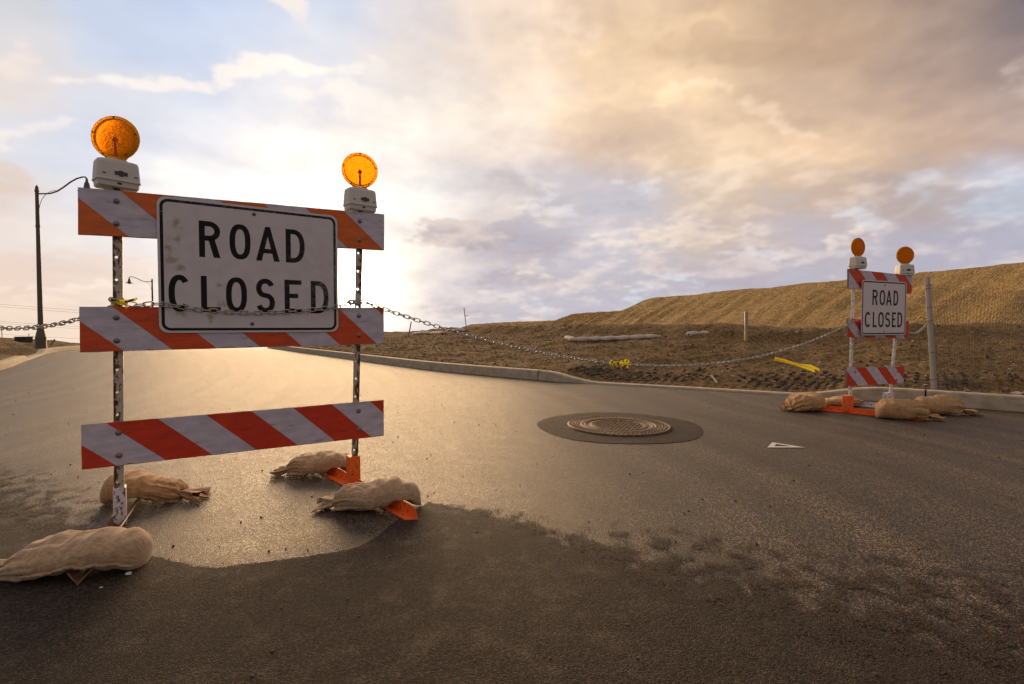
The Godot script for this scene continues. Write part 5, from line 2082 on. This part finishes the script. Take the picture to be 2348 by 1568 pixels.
	for c in cols:
		for e in 2:
			var wp := PackedVector3Array()
			for r in rows + 1:
				var u := c * dia * 0.92 + (dia * 0.46 if ((r + e) % 2 == 0) else 0.0) + 0.02
				var v := r * dia / 2.0 + 0.02
				var sag := 0.05 * sin(u * 1.9) * v + 0.03 * sin(u * 4.0 + v * 3.0)
				wp.append(fx * u + ax.lerp(Vector3.UP, clampf(u / 3.0, 0, 1)) * (v - 0.04 * sin(minf(u, 3.0) * 1.05) * v) + fz * (sag + 0.002 * (1 if e == 0 else -1)) + Vector3(0, terrain(fb.x + fx.x * u, -(fb.z + fx.z * u)) - fb.y if u < 6.0 else 0.0, 0) * 0.35)
			mb.tube(wp, 0.0017, 3, false)
	var fm := part("wire_mesh", mb.mesh(), M.wire, o)
	fm.set_meta("kind", "stuff")

	# concrete box lid at the kerb, flat kerb letter whose dark colour paints the shade of a groove
	o = thing("concrete_slab", "pale concrete slab in the dirt behind the kerb at the fence", "slab", at_depth(2345, 908, 5.75))
	mb = MB.new()
	mb.cbox(Vector3(-0.22, -0.1, -0.15), Vector3(0.3, 0.022, 0.14), 0.012)
	part("block", mb.mesh(), M.concrete, o)
	o.rotation.y = 0.5
	var wl := letter("W", 0, 0, 0.075, 0.06, 0.009, 0.0)
	var li := nearest(kerb_r, Vector2(on_ground(2333, 938).x, -on_ground(2333, 938).z))
	var kp := kerb_r[li[0]]
	var kt := (kerb_r[li[0] + 2] - kerb_r[li[0] - 2]).normalized()
	var wm := part("letter_groove_shade", wl.mesh(), M.stone_mid, get_node("kerb_right"))
	wm.transform = Transform3D(Basis(Vector3(kt.x, 0, -kt.y), Vector3.UP, Vector3(kt.x, 0, -kt.y).cross(Vector3.UP)), Vector3(kp.x, 0.055, -kp.y) + Vector3(kt.x, 0, -kt.y).cross(Vector3.UP) * -0.004)

	# power lines far to the left
	for w in [[692, 716, "uppermost of the thin power lines crossing the sky behind the street lamp"], [697, 722, "thin power line just under the uppermost one behind the street lamp"], [733, 752, "middle thin power line passing behind the hanging chain"], [737, 757, "thin power line just under the middle one behind the chain"], [764, 778, "lowest thin power line, just above the dark utility box"]]:
		var a := at_depth(-260, w[0] - 18, 170.0)
		var b := at_depth(430, w[1] + 10, 190.0)
		var pp := PackedVector3Array()
		for i in 25:
			var t := i / 24.0
			var q := a.lerp(b, t)
			q.y -= 1.6 * sin(t * PI) * 0.4
			pp.append(q - a)
		o = thing("power_line", w[2], "power line", a, "power lines in the far sky")
		mb = MB.new()
		mb.tube(pp, 0.03, 5)
		part("wire", mb.mesh(), M.wire, o)

	# paint mark on the asphalt
	var pm := on_ground(1790, 1022)
	o = thing("paint_mark", "small white painted triangle on the dark asphalt", "paint mark", pm + Vector3(0, 0.004, 0))
	mb = MB.new()
	mb.stroke(PackedVector2Array([Vector2(-0.10, -0.05), Vector2(0.105, -0.05), Vector2(-0.01, 0.075)]), 0.036, 0.0, true)
	var pmm := part("outline", mb.mesh(), M.paint, o)
	pmm.rotation.x = -PI / 2

func loose_matter() -> void:
	var rocks := [rock_mesh(1), rock_mesh(2), rock_mesh(3), rock_mesh(4)]
	# point on the right verge from distance along and behind the kerb
	var pick := func(i: int, t: float) -> Vector3:
		var p := kerb_r[i] + away(kerb_r, i, t) * t
		return Vector3(p.x, verge_r(p.x, p.y, t, kerb_r_h[i], kerb_r[i].y), -p.y)
	var ia := index_near(kerb_r, -12.0)
	var ib := index_near(kerb_r, 9.0)
	# broken dark clods heaped behind the low kerb
	var ic := index_near(kerb_r, 0.6)
	var id := index_near(kerb_r, 7.5)
	for v in 3:
		var where := []
		for k in 1500:
			var i := rng.randi_range(ic, id)
			var t := 0.45 + 1.5 * absf(rng.randfn(0.45, 0.35)) * (1.0 if kerb_r[i].x > 1.5 else 0.7)
			if t > 3.0 or nz.get_noise_2d(kerb_r[i].x * 0.8, t * 1.2) < -0.25:
				continue
			var sz := 0.015 + 0.07 * pow(rng.randf(), 2.6)
			where.append(turned(pick.call(i, t) + Vector3(0, sz * 0.15, 0), Vector3(sz, sz, sz)))
		scatter("dirt_clods", ["dark broken clods heaped behind the low kerb", "brown stony clods mixed along the verge", "grey brown rubble crumbs behind the kerb"][v], "clods", rocks[v], [M.stone_dark, M.stone_mid, M.stone_dark][v], where)
	for v in 2:
		var where := []
		for k in 4200:
			var i := rng.randi_range(ia, ib)
			var t := rng.randf_range(0.4, 8.5)
			var sz := 0.012 + 0.055 * pow(rng.randf(), 3.2)
			where.append(turned(pick.call(i, t) + Vector3(0, sz * 0.1, 0), Vector3(sz, sz, sz)))
		scatter("gravel", ["pale gravel strewn over the dirt slope", "dark gravel strewn over the dirt slope"][v], "gravel", rocks[2 + v], [M.stone_pale, M.stone_dark][v], where)
	# single larger stones
	for e in [[1998, 880, 0.075, "pale rounded stone among the clods behind the low kerb"], [1981, 874, 0.04, "small tan stone beside the pale rounded stone"], [1762, 795, 0.09, "grey stone on the dirt below the marker post"], [1826, 764, 0.13, "grey block lying near the marker post"], [1250, 778, 0.09, "pale stone near the start of the long straw wattle"], [2250, 870, 0.06, "tan stone below the leaning fence post"]]:
		var p := on_terrain(e[0], e[1])
		var o := thing("stone", e[3], "stone", p, "larger stones on the dirt")
		var m := part("rock", rocks[rng.randi() % 4], M.stone_pale, o)
		m.transform = Transform3D(Basis(Vector3.UP, rng.randf() * 6.0).scaled(Vector3(e[2], e[2] * 0.8, e[2])), Vector3(0, e[2] * 0.15, 0))
	# wood scraps
	for e in [[[1222, 806], [1240, 790], "thin wooden scrap lying behind the raised kerb end"], [[1634, 868], [1648, 886], "pale splinter of wood lying on the verge"]]:
		var a := on_terrain(e[0][0], e[0][1])
		var b := on_terrain(e[1][0], e[1][1])
		stake(e[2], a + Vector3(0, 0.015, 0), a + (b - a).limit_length(0.45) + Vector3(0, 0.02, 0), 0.03, M.timber, "wood_scrap", "wood scrap")
	# crumbs on the road
	var where := []
	for k in 900:
		var d := 1.2 + 9.0 * pow(rng.randf(), 1.6)
		var x := rng.randf_range(-1.1, 1.1) * d
		if terrain(x, d) > 0.005:
			continue
		var sz := 0.004 + 0.011 * pow(rng.randf(), 4.0)
		where.append(turned(Vector3(x, sz * 0.25, -d), Vector3(sz, sz, sz)))
	for k in 60:
		var q := on_ground(rng.randf_range(1930, 1995) - 40, rng.randf_range(903, 915))
		var sz := 0.006 + 0.02 * pow(rng.randf(), 3.0)
		if terrain(q.x, -q.z) < 0.005:
			where.append(turned(q + Vector3(0, sz * 0.25, 0), Vector3(sz, sz, sz)))
	scatter("road_crumbs", "small dark crumbs and grit scattered on the asphalt", "grit", rocks[0], M.stone_dark, where)
	for e in [[296, 1318, 0.026, "white pebble at the end of the seamed sandbag"], [233, 1349, 0.014, "tiny tan pebble beside the rusty foot"]]:
		var p := on_ground(e[0], e[1])
		var o := thing("pebble", e[3], "pebble", p)
		var m := part("rock", rocks[1], M.paint, o)
		m.transform = Transform3D(Basis().scaled(Vector3(e[2], e[2] * 0.7, e[2])), Vector3(0, e[2] * 0.2, 0))

	# dry grass: fringe along the kerb, sparse weeds on the slope, straw on the embankment, left bank
	var straw := [Color(0.34, 0.21, 0.07), Color(0.25, 0.15, 0.05), Color(0.44, 0.29, 0.11), Color(0.15, 0.09, 0.03)]
	var weed := [Color(0.10, 0.075, 0.03), Color(0.075, 0.07, 0.025), Color(0.16, 0.10, 0.045), Color(0.12, 0.08, 0.03)]
	var gold := [Color(0.46, 0.30, 0.10), Color(0.36, 0.23, 0.075), Color(0.56, 0.39, 0.15), Color(0.22, 0.14, 0.05)]
	var fringe := tuft_mesh(5, straw, 12, 1.2)
	where = []
	for k in 5200:
		var i := rng.randi_range(ia, ib)
		var t := 0.2 + absf(rng.randfn(0.0, 0.16))
		if kerb_r_h[i] > 0.12 and t < 0.26:
			continue
		var sz := rng.randf_range(0.02, 0.05)
		where.append(turned(pick.call(i, t), Vector3(sz, sz * 0.7, sz)))
	scatter("dry_grass_fringe", "dry grass fringe along the back of the kerb", "grass", fringe, M.grass, where)
	where = []
	var wt := tuft_mesh(6, weed, 12, 1.6)
	for k in 14000:
		var i := rng.randi_range(ia, ib)
		var t := rng.randf_range(0.5, 8.8)
		if nz.get_noise_2d(kerb_r[i].x * 0.6 + t, t * 0.9 - kerb_r[i].y * 0.4) < rng.randf_range(-0.5, 0.35):
			continue
		var sz := rng.randf_range(0.025, 0.06)
		where.append(turned(pick.call(i, t), Vector3(sz, sz * 0.6, sz)))
	scatter("verge_weeds", "sparse brown weeds on the dirt slope", "weeds", wt, M.grass, where)
	where = []
	for k in 2500:
		var i := rng.randi_range(40, kerb_l.size() - 40)
		var t := rng.randf_range(0.4, 9.0)
		var q := kerb_l[i] + away(kerb_l, i, t) * t
		var sz := rng.randf_range(0.05, 0.12)
		where.append(turned(Vector3(q.x, verge_l(q.x, q.y, t, kerb_l_h[i]), -q.y), Vector3(sz, sz * 0.6, sz)))
	scatter("bank_grass", "low brown grass on the bank by the street lamp", "grass", wt, M.grass, where)
	where = []
	var gt := tuft_mesh(7, gold, 14, 1.8)
	var nr := hill_pts.size() / hill_cols
	for k in 26000:
		var r := rng.randi_range(0, nr - 2)
		var c := rng.randi_range(2, hill_cols - 13)
		var p := hill_pts[r * hill_cols + c].lerp(hill_pts[(r + 1) * hill_cols + c + 1], rng.randf())
		var p2 := hill_pts[(r + 1) * hill_cols + c].lerp(hill_pts[r * hill_cols + c + 1], rng.randf())
		p = p.lerp(p2, 0.5)
		var dist := Vector2(p.x, p.z).length()
		var sz := rng.randf_range(0.06, 0.16) * clampf(dist / 40.0, 0.6, 2.0)
		where.append(turned(p - Vector3(0, 0.01, 0), Vector3(sz, sz * 0.5, sz)))
	scatter("straw_cover", "golden straw covering the embankment", "straw", gt, M.grass, where)
